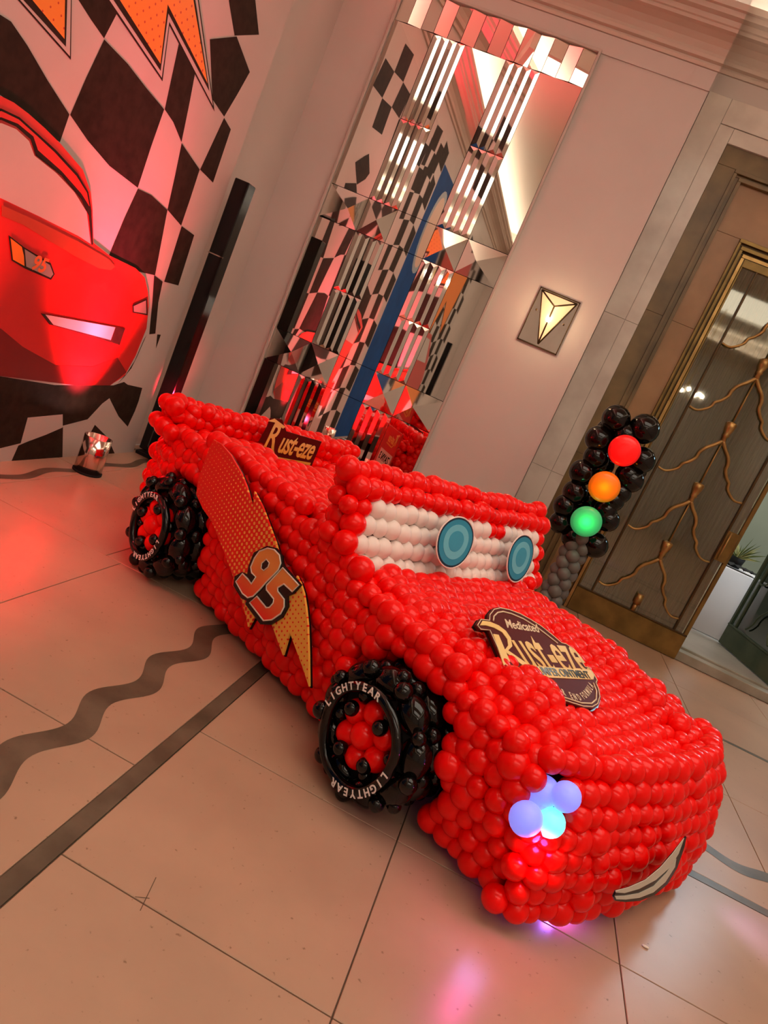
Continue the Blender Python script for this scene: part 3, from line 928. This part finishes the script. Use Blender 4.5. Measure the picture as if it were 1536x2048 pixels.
# front face first (its rows are the tidiest), then sides, hood, deck, rear
for k in range(8):
    z = .075 + .068 * k; i = 0; v_ = .14 + (.034 if k % 2 else 0)
    while v_ < 1.45:
        s = s_front(v_, z) - RB
        add((s, v_, z), (1, (v_ - .78) * .5, .1)); v_ += SG if .3 < v_ < 1.2 else SG * .8
for sidev, sg in ((.125, 1), (1.465, -1)):
    for k in range(12):
        z = .085 + .067 * k; s = -.64 + (.034 if k % 2 else 0)
        while s < 2.2:
            if z <= side_top(s) - .03 and all((s - a) ** 2 + (z - c) ** 2 > .295 ** 2 for a, c in WH):
                tuck = .10 * max(0, (.34 - z) / .34) ** 1.3
                vv = sidev + sg * (tuck + (.03 * max(0, (z - .55) / .3)))
                if s > 2.0: vv += sg * (s - 2.0) * .25
                if s < -.4: vv += sg * (-.4 - s) * .3
                add((s, vv, z), (0, -sg, .15))
            s += SG
# wheel-arch lips
for a, c in WH:
    for k in range(15):
        t = radians(4 + 172 * k / 14)
        for vv_, rr0 in ((.115, .300), (.18, .305), (.25, .310)): add((a + rr0 * cos(t), vv_, c + rr0 * sin(t)), (0, -1, 0))
# hood
i = 0; s = 1.12
while s < 2.36:
    v_ = .15 + (.034 if i % 2 else 0)
    while v_ < 1.45:
        z = hood(min(s, 2.2), v_) - RB
        if s < s_front(v_, z) - .06: add((s, v_, z), (.1, 0, 1))
        v_ += SG if .44 < v_ < 1.12 else SG * .72
    s += SG * .9; i += 1
# rear deck and side rails
i = 0; s = -.60
while s < 1.0:
    v_ = .17 + (.041 if i % 2 else 0)
    while v_ < 1.45:
        inside = .42 < v_ < 1.18 and .42 < s < .98
        z = side_top(s) - .05
        if .42 <= v_ <= 1.18: z -= .05
        if not inside: add((s, v_, z), (0, 0, 1))
        v_ += SG
    s += SG * .93; i += 1
# cockpit inner walls
for z in (.66, .60, .54, .48, .42):
    for v_ in (.40, 1.2):
        s = .42
        while s < .96: add((s, v_, z), (0, 1 if v_ < .8 else -1, 0)); s += SG
    v_ = .45
    while v_ < 1.2: add((.38, v_, z), (1, 0, 0)); v_ += SG
# tail
for k in range(8):
    z = .18 + .068 * k; v_ = .2 + (.034 if k % 2 else 0)
    while v_ < 1.42:
        add((-.64 - .04 * sin(pi * (v_ - .1) / 1.4) + .04 * abs(z - .35), v_, z), (-1, 0, .1)); v_ += SG
# spoiler
for k, z in enumerate((.68, .745, .80)):
    for s in ((-.56, -.48) if k else (-.58, -.50, -.42)):
        v_ = .09 + (.041 if k % 2 else 0)
        while v_ < 1.46: add((s, v_, z), (.2, 0, 1)); v_ += SG * .95
# windscreen slab
def ws(v_, z):
    s = 1.03 + (.12 * (.72 - z) / .4 if z < .72 else -.14 * (z - .72) / .36)
    return s - .03 * abs(v_ - .8) * 2 * .5


WP = [(.12, .745), (.20, .925), (.30, .925), (1.55, .905), (1.60, .66), (1.50, .60), (.95, .665), (.30, .70)]


def inpoly(x, y, P):
    c = False
    for i in range(len(P)):
        (x0, y0), (x1, y1) = P[i], P[i - 1]
        if (y0 > y) != (y1 > y) and x < (x1 - x0) * (y - y0) / (y1 - y0) + x0: c = not c
    return c


def WPin(v_, z): return .15 < v_ < 1.56 and (.69 - .05 * v_) < z < .93 and v_ > .10 + abs(z - .78) * .9 and not (abs(v_ - 1.12) < .07 and z > .86)


for k in range(6):
    z = .610 + .071 * k; v_ = .10 + (.036 if k % 2 else 0)
    while v_ < 1.64:
        wht = WPin(v_, z)
        add((ws(v_, z), v_, z), (1, 0, .2), 'white' if wht else 'red', .7)
        if z > .7: add((ws(v_, z) - .10, v_, z), (-1, 0, .2))
        v_ += .070
v_ = .1
while v_ < 1.64: add((.86, v_, 1.02), (0, 0, 1)); v_ += SG

# thin out overlaps
kept = []
grid = {}
order = [c for c in cand if c[2] == 'white'] + [c for c in cand if c[2] != 'white']
for p, n, tg, big in order:
    key = tuple(int(math.floor(q / .07)) for q in p); ok = True
    for dx_ in (-1, 0, 1):
        for dy_ in (-1, 0, 1):
            for dz_ in (-1, 0, 1):
                for q, t2 in grid.get((key[0] + dx_, key[1] + dy_, key[2] + dz_), ()):
                    if (q - p).length < (.046 if not big else .052): ok = False
    if ok: grid.setdefault(key, []).append((p, tg)); kept.append([p, n, tg, big])

HL = Vector((2.17, .165, .43))      # near headlight
HL2 = Vector((2.27, 1.39, .40))
camL = car_inv = None
CM = Matrix.Translation(CARO) @ Matrix.Rotation(CARA, 4, 'Z')
camL = CM.inverted() @ Vector((0, 0, CAMH))
reds = []
for p, n, tg, big in kept:
    if (p - HL).length < .072 or (p - HL2).length < .075: continue
    r = (.053 if big else .044) + rb.uniform(-.004, .004)
    q = n.normalized().to_track_quat('Z', 'Y')
    if tg == 'white': balloon(p, .046, M_wb, car, 'white_balloon', label='white balloon of the windscreen', rot=q)
    else: reds.append((p, r, q, n))
# those showing largest become separate parts
reds.sort(key=lambda t: (t[0] - camL).length + (1.5 if (camL - t[0]).normalized().dot(t[3].normalized()) < -.05 else 0))
for p, r, q, n in reds[:300]: balloon(p, r, M_red, car, rot=q)
joined_balls([(p, r, q) for p, r, q, n in reds[300:]], 'balloon_cluster', M_red, car)

# inner frame so that no gap shows the floor
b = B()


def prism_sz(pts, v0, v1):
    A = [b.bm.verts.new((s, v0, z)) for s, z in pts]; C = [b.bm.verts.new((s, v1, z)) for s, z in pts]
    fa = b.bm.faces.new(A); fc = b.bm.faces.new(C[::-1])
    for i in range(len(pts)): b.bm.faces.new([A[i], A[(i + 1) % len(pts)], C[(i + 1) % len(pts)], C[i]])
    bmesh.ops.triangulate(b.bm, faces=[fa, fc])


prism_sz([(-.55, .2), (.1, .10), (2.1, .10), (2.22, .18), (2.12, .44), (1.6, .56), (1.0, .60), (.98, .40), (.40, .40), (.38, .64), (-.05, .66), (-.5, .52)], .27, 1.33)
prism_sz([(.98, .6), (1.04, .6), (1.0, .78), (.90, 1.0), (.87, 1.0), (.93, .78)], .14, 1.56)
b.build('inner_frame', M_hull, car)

# headlights : lit balloons
M_hb = mat('lit_balloon_blue', (.30, .36, .95), .3, emit=(.22, .25, 1.0), estr=.5)
M_hc = mat('lit_balloon_cyan', (.30, .85, .95), .3, emit=(.10, .95, 1.0), estr=.8)


def onaxis(px, py, dist):
    q = raybox(px, py).normalized(); return CM.inverted() @ (Vector((0, 0, CAMH)) + q * dist)


cw = CM @ HL; dd = (cw - Vector((0, 0, CAMH))).length
for (x, y, r, off) in ((1052, 1637, .053, -.02), (1132, 1593, .047, -.01), (1086, 1583, .052, .02), (1078, 1600, .045, .03)):
    balloon(onaxis(x, y, dd + off), r, M_hb, car, 'headlight_balloon', label='balloon glowing pale blue in the near headlight')
balloon(onaxis(1101, 1645, dd + .015), .046, M_hc, car, 'headlight_balloon', label='balloon glowing cyan in the near headlight')
cw2 = CM @ HL2; dd2 = (cw2 - Vector((0, 0, CAMH))).length
balloon(onaxis(1403, 1596, dd2 + .05), .045, M_hc, car, 'headlight_balloon', label='balloon glowing cyan in the far headlight')
light('headlight_glow', 'POINT', CM @ (HL + Vector((.03, -.03, -.10))), 1.3, (1, .06, .45), .03)
light('headlight_spill', 'SPOT', CM @ Vector((2.2, .12, .18)), .8, (.5, .32, 1), .05, CM @ Vector((2.25, -.25, 0)), 95, blend=1)
light('headlight_spill', 'SPOT', CM @ Vector((2.46, 1.25, .2)), 5, (.5, .40, 1), .06, CM @ Vector((2.95, 1.5, 0)), 80, blend=1)
light('under_car_glow', 'POINT', CM @ Vector((2.24, .45, .04)), .9, (.40, .15, 1), .02)

# wheels --------------------------------------------------------------------
def wheel(s0, z0, rot0, which):
    R = .262
    b = B(); b.lathe([(0, -.155), (.19, -.155), (.205, -.13), (.205, .13), (.19, .155), (0, .155)], seg=28, M=Matrix.Translation((s0, .17, z0)) @ Matrix.Rotation(pi / 2, 4, 'X'))
    wh = b.build('wheel', M_blackm, car, label='black balloon wheel with a lettered hoop, %s' % which)
    rw = random.Random(int(s0 * 10))
    for i in range(9):
        a = rot0 + 2 * pi * i / 9
        for j, v_ in enumerate((.035, .130, .225)):
            aa = a + (.05 if j == 1 else 0)
            p = Vector((s0 + (R - .062) * cos(aa), v_, z0 + (R - .062) * sin(aa)))
            balloon(p, .058, M_bb, wh, 'big_balloon', sc=(.95, 1, 1.28), rot=Vector((-sin(aa), 0, cos(aa))).to_track_quat('Z', 'Y'))
        a2 = a + pi / 9
        for j, v_ in enumerate((.0, .08, .16, .235)):
            p = Vector((s0 + (R - .032 + rw.uniform(-.008, .006)) * cos(a2), v_, z0 + (R - .032) * sin(a2)))
            balloon(p, .030 + rw.uniform(-.003, .005), M_bb, wh, 'small_balloon')
        if i % 2: balloon(Vector((s0 + (R - .014) * cos(a2 + .2), .03, z0 + (R - .014) * sin(a2 + .2))), .026, M_bb, wh, 'small_balloon')
    # hub cluster
    for i in range(6):
        a = rot0 + .3 + 2 * pi * i / 6
        balloon(Vector((s0 + .088 * cos(a), .005, z0 + .088 * sin(a))), .047, M_red, wh, 'hub_balloon', label='red balloon in the wheel hub')
        a += pi / 6
        balloon(Vector((s0 + .135 * cos(a), -.005, z0 + .135 * sin(a))), .027, M_bb, wh, 'small_balloon')
    balloon(Vector((s0, -.012, z0)), .05, M_red, wh, 'hub_balloon', label='red balloon in the wheel hub')
    for a in (.6, 2.3, 3.9, 5.3):
        a += rot0; balloon(Vector((s0 + .095 * cos(a), -.035, z0 + .105 * sin(a))), .029, M_bb, wh, 'small_balloon')
    # long black modelling balloon bent to a hoop
    hr = 1.0 if s0 > 1 else .86; s0 = s0 - .02
    hp = [(s0 + .02 + hr * .168 * cos(t) * (1 + .03 * sin(3 * t)), -.035, z0 - .01 + hr * .182 * sin(t) * (1 + .02 * cos(2 * t))) for t in [2 * pi * i / 40 for i in range(40)]]
    B().tube(hp, .020, 12, closed=True).build('hoop', M_bb, wh, label='black tyre hoop lettered in white')
    # lettering
    for word, t0, flip in (('LIGHTYEAR', radians(128), 0), ('LIGHTYEAR', radians(-48), 0)):
        for k, chh in enumerate(word):
            t = t0 - radians((k - 4) * 10.6)
            me = text_mesh(chh, .038 * hr, .0006, .0010)
            M_ = Matrix(((1, 0, 0, s0 + .02 + hr * .172 * cos(t)), (0, 0, -1, -.0565), (0, 1, 0, z0 - .01 + hr * .182 * sin(t)), (0, 0, 0, 1))) @ Matrix.Rotation(t - pi / 2, 4, 'Z')
            new_obj('letter', me, mat('white_letter', (.9, .86, .82), .5, emit=None), wh, matrix=M_)
    return wh


wheel(1.54, .262, .25, 'front')
wheel(-.12, .268, .6, 'rear')

# boards --------------------------------------------------------------------
def plane_pt(px, py, o, n):
    """ray through a pixel meets plane o,n given in car coordinates -> car coordinates"""
    a = camL; d = CM.inverted().to_3x3() @ raybox(px, py); t = (o - a).dot(n) / d.dot(n); return a + t * d


SV = Vector((0, -1, 0))


def cb(x, y): return (380 + x / 3.7925, 860 + y / 3.7925)


def side_poly(l, v_):
    out = []
    for q in l:
        p = plane_pt(*cb(*q), Vector((0, v_, 0)), SV); out.append((p.x, p.z))
    return out


def SM(v_): return Matrix(((1, 0, 0, 0), (0, 0, -1, v_), (0, 1, 0, 0), (0, 0, 0, 1)))


BOLT = [(190, 75), (250, 110), (320, 190), (400, 330), (440, 430), (490, 600), (500, 465), (560, 580), (620, 740), (660, 850), (700, 990), (740, 1090), (790, 1200), (822, 1105), (850, 1160), (875, 1240), (892, 1350), (905, 1480), (912, 1700), (915, 1945), (868, 1800), (770, 1535), (718, 1708), (632, 1470), (560, 1400), (500, 1420), (455, 1502), (440, 1420), (410, 1310), (350, 1140), (310, 1030), (250, 870), (180, 700), (110, 600), (60, 490), (75, 380), (105, 290), (160, 140)]
M_bolt = halftone('side_bolt_print', (.85, .008, .002), (.92, .46, .07), .0235, .05, .88, .12, .98, 0, radians(12), pw=1.35)
bo = B().poly(side_poly(BOLT, .045), None, .010).mesh('bolt_board')
new_obj('bolt_board', bo, M_bolt, car, matrix=SM(.045), label='red to yellow dotted lightning bolt board')
bk = B().poly([(x * 1.0 + .006, z - .004) for x, z in side_poly(BOLT, .05)], None, .012).mesh('board_back')
new_obj('bolt_backing', bk, M_black, car, matrix=SM(.0585))
N9 = [(400, 1090), (440, 1130), (468, 1168), (502, 1115), (470, 1082), (463, 1040), (490, 975), (530, 920), (590, 898), (640, 908), (680, 950), (690, 1010), (672, 1060), (640, 1095), (580, 1155), (530, 1212), (480, 1262), (440, 1272), (400, 1240), (350, 1150)]
H9 = [(580, 980), (602, 1008), (592, 1040), (560, 1066), (540, 1050), (545, 1010)]
N5 = [(706, 1046), (828, 1178), (778, 1226), (715, 1168), (668, 1195), (668, 1225), (716, 1285), (716, 1340), (690, 1392), (622, 1440), (560, 1446), (455, 1310), (510, 1262), (580, 1348), (606, 1346), (634, 1312), (638, 1282), (582, 1212), (582, 1178)]
K95 = [(345, 1110), (400, 1078), (440, 1095), (450, 1030), (490, 930), (590, 880), (660, 896), (708, 955), (716, 1025), (850, 1176), (790, 1244), (748, 1262), (752, 1340), (706, 1424), (620, 1478), (540, 1474), (425, 1320), (436, 1296), (395, 1278), (335, 1180)]
pl5 = empty('number_plate_board', (0, 0, 0)) if False else None
nb = new_obj('number_board', B().poly(side_poly(K95, .032), None, .008).mesh('number_board'), M_black, car, matrix=SM(.035), label='black board reading 95')


def grad_mat(name, cA, cB, a0, a1, axis):
    m = mat(name, cA, .35); N, L = nodes_of(m); tc = N.new('ShaderNodeTexCoord'); sp = N.new('ShaderNodeSeparateXYZ'); L.new(tc.outputs['Object'], sp.inputs[0])
    mr = N.new('ShaderNodeMapRange'); mr.inputs[1].default_value = a0; mr.inputs[2].default_value = a1; L.new(sp.outputs[axis], mr.inputs[0])
    mx = N.new('ShaderNodeMix'); mx.data_type = 'RGBA'; L.new(mr.outputs[0], mx.inputs[0]); mx.inputs[6].default_value = (*cA, 1); mx.inputs[7].default_value = (*cB, 1)
    L.new(mx.outputs[2], N['Principled BSDF'].inputs['Base Color']); return m


M_num = grad_mat('number_print', (.85, .02, .01), (.85, .34, .07), .30, .50, 1)
for P_ in (N9, N5):
    pp = side_poly(P_, .025)
    new_obj('digit', B().poly(pp, None, .003).mesh('digit'), M_num, nb, matrix=Matrix.Translation((0, 0, .0085)))
    B().tube([(x, z, .0115) for x, z in pp], .0035, 6, closed=True).build('digit_outline', mat('outline_white', (.8, .72, .6), .5), nb)
pp = side_poly(H9, .022); new_obj('digit_hole', B().poly(pp, None, .001).mesh('digit_hole'), M_black, nb, matrix=Matrix.Translation((0, 0, .012)))
B().tube([(x, z, .0135) for x, z in pp], .0025, 6, closed=True).build('digit_outline', MATS['outline_white'], nb)

# rear sign with gold lettering standing before the spoiler
M_mar = mat('maroon_print', (.095, .004, .003), .5, 0, .2)
M_gp = grad_mat('gold_print', (.78, .44, .06), (.9, .62, .22), -.06, .06, 1)
M_cream = mat('cream_print', (.85, .68, .45), .45)


def rust_sign(parent, Mx, W_, big=True):
    """brand lettering, W_ wide, laid out around the origin of Mx"""
    k = W_ / .42
    new_obj('sign_lettering', text_mesh('R', .235 * k, .0015, .003 * k, .15, sx=.62), M_gp, parent, matrix=Mx @ Matrix.Translation((-.165 * k, .015 * k, .002)))
    new_obj('sign_lettering', text_mesh('ust-eze', .20 * k, .0015, .003 * k, .25, .92, sx=.53), M_gp, parent, matrix=Mx @ Matrix.Translation((.045 * k, -.002 * k, .002)))
    B().poly([(-.13 * k, -.045 * k), (-.085 * k, -.095 * k), (.20 * k, -.082 * k), (.20 * k, -.098 * k), (-.09 * k, -.115 * k), (-.15 * k, -.06 * k)], None, .003).build('sign_swash', M_gp, parent, matrix=Mx @ Matrix.Translation((0, 0, .001)))
    B().poly([(-.24 * k, .105 * k), (-.20 * k, .13 * k), (-.10 * k, .10 * k), (-.115 * k, .085 * k), (-.19 * k, .108 * k)], None, .003).build('sign_swash', M_gp, parent, matrix=Mx @ Matrix.Translation((0, 0, .001)))


p0 = plane_pt(578, 888, Vector((-.36, 0, 0)), Vector((1, 0, 0)))
RM = Matrix(((0, 0, 1, -.36), (1, 0, 0, p0.y), (0, 1, 0, p0.z), (0, 0, 0, 1)))
rs = new_obj('rear_sign', B().poly([(-.20, .12), (-.12, .13), (-.06, .07), (.225, .065), (.225, -.115), (-.13, -.115), (-.15, -.03), (-.215, -.03), (-.20, .06)], None, .008).mesh('rear_sign'), M_mar, car, matrix=RM, label='maroon sign with gold lettering at the rear')
rust_sign(rs, Matrix.Translation((.015, .0, .008)), .40)

# bonnet sign : tilted 20 degrees off the bonnet, facing forward
al = radians(20)
nv = Vector((sin(al), 0, cos(al))); uv = Vector((-cos(al), 0, sin(al))); BO = Vector((1.85, .75, .635))
HM = Matrix(((0, uv.x, nv.x, BO.x), (1, uv.y, nv.y, BO.y), (0, uv.z, nv.z, BO.z), (0, 0, 0, 1)))


def ch(x, y):
    p = plane_pt(940 + x / 5.4857, 1200 + y / 5.4857, BO, nv) - BO; return (p.y, p.dot(uv))


HO = [(80, 225), (175, 235), (180, 170), (230, 110), (300, 95), (400, 115), (520, 160), (640, 225), (760, 300), (880, 395), (985, 485), (1040, 500), (1110, 550), (1160, 610), (1250, 755), (1295, 765), (1350, 840), (1385, 905), (1372, 935), (1400, 1000), (1415, 1090), (1390, 1170), (1330, 1205), (1230, 1200), (1100, 1160), (1000, 1125)]
lp = [ch(*q) for q in HO]
left = [(-.36, -.06), (-.40, .02), ch(345, 720), ch(180, 345), ch(75, 335), ch(38, 290)]
outl = lp + left
b0 = B().poly(outl, None, .010).mesh('bonnet_sign')
hs = new_obj('bonnet_sign', b0, M_mar, car, matrix=HM, label='maroon oval sign with gold lettering on the bonnet')
new_obj('sign_edge', B().poly([(x * 1.02 + .004, y * 1.02 - .004) for x, y in outl], None, .006).mesh('sign_edge'), M_black, hs, matrix=Matrix.Translation((0, 0, -.0065)))
cx_ = sum(p[0] for p in outl) / len(outl); cy_ = sum(p[1] for p in outl) / len(outl)


def shrink(pts, k): return [(cx_ + (x - cx_) * k, cy_ + (y - cy_) * k, .0115) for x, y in pts]


B().tube(shrink(outl, .975), .0022, 5, closed=True).build('sign_line', M_cream, hs)
B().tube([(*ch(*q), .0115) for q in ((235, 250), (240, 200), (280, 160), (340, 148), (430, 170), (560, 225), (700, 310), (820, 400), (940, 495))], .0032, 5).build('sign_line', M_cream, hs)
B().tube([(*ch(*q), .0115) for q in ((1330, 930), (1365, 1020), (1360, 1110), (1310, 1155), (1200, 1150), (1000, 1085))], .0032, 5).build('sign_line', M_cream, hs)


def place_text(s, a, c, size, m, shear=0., sx=1., off=.0015, sp=1., name='sign_lettering', z=.0105):
    """text centred between pixel points a and c of the sign crop, running from a to c"""
    A = ch(*a); C_ = ch(*c); t = atan2(C_[1] - A[1], C_[0] - A[0]); mid = ((A[0] + C_[0]) / 2, (A[1] + C_[1]) / 2)
    me = text_mesh(s, size, .0008, off, shear, sp, sx)
    wdt = max(v.co.x for v in me.vertices) - min(v.co.x for v in me.vertices); L_ = sqrt((C_[0] - A[0]) ** 2 + (C_[1] - A[1]) ** 2)
    me.transform(Matrix.Diagonal((L_ / wdt, 1, 1, 1)))
    return new_obj(name, me, m, hs, matrix=Matrix.Translation((mid[0], mid[1], z)) @ Matrix.Rotation(t, 4, 'Z'))


# swash bar with dark small capitals, then the letters
B().poly([ch(*q) for q in ((600, 770), (640, 742), (1300, 790), (1340, 850), (1330, 892), (740, 868))], None, .003).build('sign_bar', M_gp, hs, matrix=Matrix.Translation((0, 0, .0095)))
B().poly([ch(*q) for q in ((85, 300), (115, 250), (200, 262), (290, 300), (370, 360), (425, 440), (440, 530), (395, 575), (640, 745), (640, 800), (560, 740), (350, 580), (395, 520), (385, 450), (330, 375), (240, 325), (150, 300))], None, .003).build('sign_swash', M_gp, hs, matrix=Matrix.Translation((0, 0, .0095)))
B().poly([ch(*q) for q in ((230, 395), (290, 405), (415, 700), (345, 740))], None, .003).build('sign_swash', M_gp, hs, matrix=Matrix.Translation((0, 0, .0098)))
place_text('ust-eze', (500, 575), (1195, 640), .30, M_gp, .0, off=.004)
place_text('Medicated', (345, 275), (730, 335), .062, M_cream, .5, off=.001)
place_text('BUMPER OINTMENT', (690, 800), (1285, 850), .050, M_black, 0, off=.0008, z=.0135)
arc = [(840, 950), (895, 985), (950, 1012), (1005, 1035), (1085, 1068), (1130, 1083), (1175, 1088), (1215, 1078), (1236, 1064), (1256, 1046), (1272, 1026), (1287, 1004), (1299, 980), (1310, 955)]
for chh, q, q2 in zip('REAREND' + 'FORMULA', arc, arc[1:] + [(1320, 930)]):
    A = ch(*q); C_ = ch(*q2); t = atan2(C_[1] - A[1], C_[0] - A[0])
    new_obj('sign_lettering', text_mesh(chh, .040, .0008, .0006, sx=.55), M_cream, hs, matrix=Matrix.Translation((*A, .0105)) @ Matrix.Rotation(t, 4, 'Z'))

# plain blue oval discs on the windscreen (generic discs of the same size and colour)
def disc(px, py, hw, hh, s_, label):
    c = plane_pt(px, py, Vector((s_, 0, 0)), Vector((1, 0, 0)))
    Md = Matrix(((0, -.25, 1, s_), (1, 0, 0, c.y), (0, 1, .25, c.z), (0, 0, 0, 1)))
    pt = lambda k_: [(hw * k_ * cos(t) * (1), hh * k_ * sin(t) if sin(t) < 0 else hh * k_ * .82 * sin(t)) for t in [2 * pi * i / 40 for i in range(40)]]
    d = new_obj('blue_disc', B().poly(pt(1.0), None, .006).mesh('blue_disc'), mat('disc_navy', (.012, .035, .07), .25), car, matrix=Md, label=label)
    for k_, m_, z_ in ((.93, mat('disc_blue', (.03, .33, .52), .25), .0062), (.70, mat('disc_light', (.16, .62, .78), .25), .0070), (.42, mat('disc_mid', (.05, .40, .60), .25), .0078)):
        B().poly(pt(k_), None, .0008).build('disc_ring', m_, d, matrix=Matrix.Translation((0, 0, z_)))
    bb = B(); bb.tube([(x, y, .004) for x, y in pt(1.03)], .0035, 6, closed=True); bb.build('disc_rim', M_wb, d)


disc(910, 1080, .128, .118, 1.10, 'larger blue oval disc on the white windscreen')
disc(1040, 1112, .112, .125, 1.10, 'blue oval disc at the far side of the windscreen')

# curved white trim strip on the front (plain stand-in)
def front_strip(l, off, m, name, parent, lab=None, th=.006):
    pts = []
    n_ = Vector((1, -.12, .16)).normalized(); o_ = Vector((2.455 + off, .8, .25))
    xa = n_.cross(Vector((0, 0, 1))).normalized() * -1; ya = n_.cross(xa)
    if ya.z < 0: ya = -ya
    if xa.cross(ya).dot(n_) < 0: xa = -xa
    for q in l:
        p = plane_pt(840 + q[0] / 2.4, 1400 + q[1] / 2.4, o_, n_) - o_; pts.append((p.dot(xa), p.dot(ya)))
    Mf = Matrix(((xa.x, ya.x, n_.x, o_.x), (xa.y, ya.y, n_.y, o_.y), (xa.z, ya.z, n_.z, o_.z), (0, 0, 0, 1)))
    return new_obj(name, B().poly(pts, None, th).mesh(name), m, parent, matrix=Mf, label=lab)


fs = front_strip([(922, 940), (935, 912), (1000, 895), (1080, 860), (1150, 800), (1210, 730), (1272, 652), (1262, 700), (1228, 800), (1180, 880), (1120, 930), (1050, 958), (980, 964), (930, 958)], 0, M_black, 'front_strip', car, 'white curved trim strip with a black line across the front')
for q_, nm in (([(938, 914), (1000, 898), (1080, 863), (1150, 805), (1210, 737), (1266, 662), (1240, 735), (1200, 800), (1130, 862), (1050, 905), (980, 925), (938, 922)], 'white_strip'),
           ([(934, 940), (980, 938), (1050, 926), (1120, 892), (1180, 830), (1228, 760), (1222, 800), (1176, 872), (1118, 922), (1050, 948), (985, 956), (940, 955)], 'white_strip')):
    o = front_strip(q_, .0065, mat('strip_white', (.62, .60, .50), .4), nm, car, th=.002)

# tail board with plate, seen in the mirror
tm = Matrix(((0, 0, -1, -.745), (-1, 0, 0, 1.06), (0, 1, 0, .60), (0, 0, 0, 1)))
tbd = new_obj('tail_board', B().poly([(-.46, -.32), (.46, -.32), (.46, .19), (-.46, .19)], None, .012).mesh('tail_board'), mat('tail_red', (.6, .008, .006), .3), car, matrix=tm, label='flat red tail board with number plate')
rust_sign(tbd, Matrix.Translation((-.26, .08, .012)), .28)
new_obj('number_plate', B().poly([(-.2, -.27), (.2, -.27), (.2, -.12), (-.2, -.12)], None, .004).mesh('number_plate'), mat('plate_white', (.75, .7, .62), .5), tbd, matrix=Matrix.Translation((-.24, .06, .012)))
new_obj('plate_lettering', text_mesh('ZAYN 3', .11, .0008, .002, sx=.85), M_black, tbd, matrix=Matrix.Translation((-.24, -.135, .0168)))

# ---------------------------------------------------------------- traffic light of balloons
TY = 5.6
tl = empty('balloon_traffic_light', (.58, TY, 0), label='balloon traffic light in black with red orange and green lamps behind the car', cat='balloon sculpture')


def tpt(px, py, Y=TY):
    q = raybox(px, py); t = Y / q.y; p = Vector((0, 0, CAMH)) + q * t; return p - Vector((.58, TY, 0))


for px, py, r in ((1232, 838, .105), (1288, 858, .112), (1197, 878, .10), (1283, 920, .10), (1192, 915, .095), (1165, 945, .10), (1255, 950, .09), (1262, 960, .095), (1150, 985, .095), (1225, 1000, .09), (1240, 985, .085), (1130, 1012, .09), (1210, 1020, .09), (1215, 1040, .09), (1120, 1045, .085), (1190, 1090, .10), (1145, 1075, .085), (1160, 1030, .08), (1250, 870, .09)):
    balloon(tpt(px, py, TY - .0), r, M_bb, tl, 'black_balloon', rot=Vector((rb.uniform(-1, 1), -1, 0)).to_track_quat('Z', 'Y'))
for px, py, r in ((1215, 862, .09), (1270, 940, .09), (1205, 930, .09), (1180, 1000, .09), (1225, 900, .09), (1160, 1060, .08)):
    balloon(tpt(px, py, TY + .14), r, M_bb, tl, 'black_balloon')
for px, py, nm, c, e in ((1248, 901, 'red', (.95, .01, .01), (1, .01, .01)), (1208, 973, 'orange', (.85, .24, .01), (1, .22, .0)), (1172, 1042, 'green', (.06, .50, .20), (.05, .8, .25))):
    p = tpt(px, py, TY - .14)
    b = B(); b.lathe([(0, -.0), (.095, 0), (.108, .012), (.113, .03), (.108, .048), (.09, .06), (.05, .068), (0, .07)], seg=36, M=Matrix.Translation(p) @ Matrix.Rotation(pi / 2, 4, 'X'))
    b.build('lamp', mat('lamp_' + nm, c, .25, emit=e, estr={'red': .12, 'orange': .08, 'green': .12}[nm]), tl, label='%s lamp disc' % nm)
    light('lamp_glow', 'POINT', Vector((.58, TY, 0)) + p + Vector((0, -.12, 0)), .5, e, .05)
for k in range(11):
    z = .06 + .075 * k
    for j in range(4):
        a = j * pi / 2 + (k % 2) * pi / 4
        balloon(Vector((.0 + .058 * cos(a) - .0, .058 * sin(a), z)), .052, M_gb, tl, 'grey_balloon')
B().lathe([(0, 0), (.14, 0), (.14, .015), (.02, .03), (.014, .9), (0, .9)], seg=20).build('stand', M_blackm, tl)

# ---------------------------------------------------------------- chandelier of the hall, caught in the door glass
chd = empty('chandelier', (2.35, -3.6, 3.2), label='small crystal chandelier hanging at the camera end of the hall', cat='chandelier')
B().tube([(0, 0, .3), (0, 0, 2.05)], .01, 6).build('chain', M_gold, chd)
B().lathe([(0, 0), (.05, .03), (.03, .1), (.06, .2), (.02, .3), (0, .3)], seg=12).build('stem', M_gold, chd)
for k in range(8):
    a = 2 * pi * k / 8; rr_ = .38
    B().tube([(0, 0, .05), (.2 * cos(a), .2 * sin(a), -.05), (rr_ * cos(a), rr_ * sin(a), .06)], .008, 6).build('arm', M_gold, chd)
    B().sphere((rr_ * cos(a), rr_ * sin(a), .10), .028, 10, 8).build('bulb', emit_mat('chandelier_bulb', (1, .9, .75), 60), chd)

for (a, c_) in (((312, 1755), (280, 1822)), ((270, 1794), (299, 1797))):
    A_ = Vector((*on_floor(*a), .0008)); C_ = Vector((*on_floor(*c_), .0008)); nn = (C_ - A_).cross(Vector((0, 0, 1))).normalized() * .0012
    b = B(); b.bm.faces.new([b.bm.verts.new(p) for p in (A_ - nn, C_ - nn, C_ + nn, A_ + nn)]); b.build('scratch', M_joint, fl)

# ---------------------------------------------------------------- small debris on the floor
fx, fy = on_floor(1290, 1895)
sp_ = B().sphere((0, 0, .004), .010, 8, 6, sc=(1.4, .6, .4)).build('paper_scrap', mat('paper', (.85, .75, .62), .7), label='tiny pale scrap on the floor in front of the car', cat='litter')
sp_.location = (fx, fy, 0)
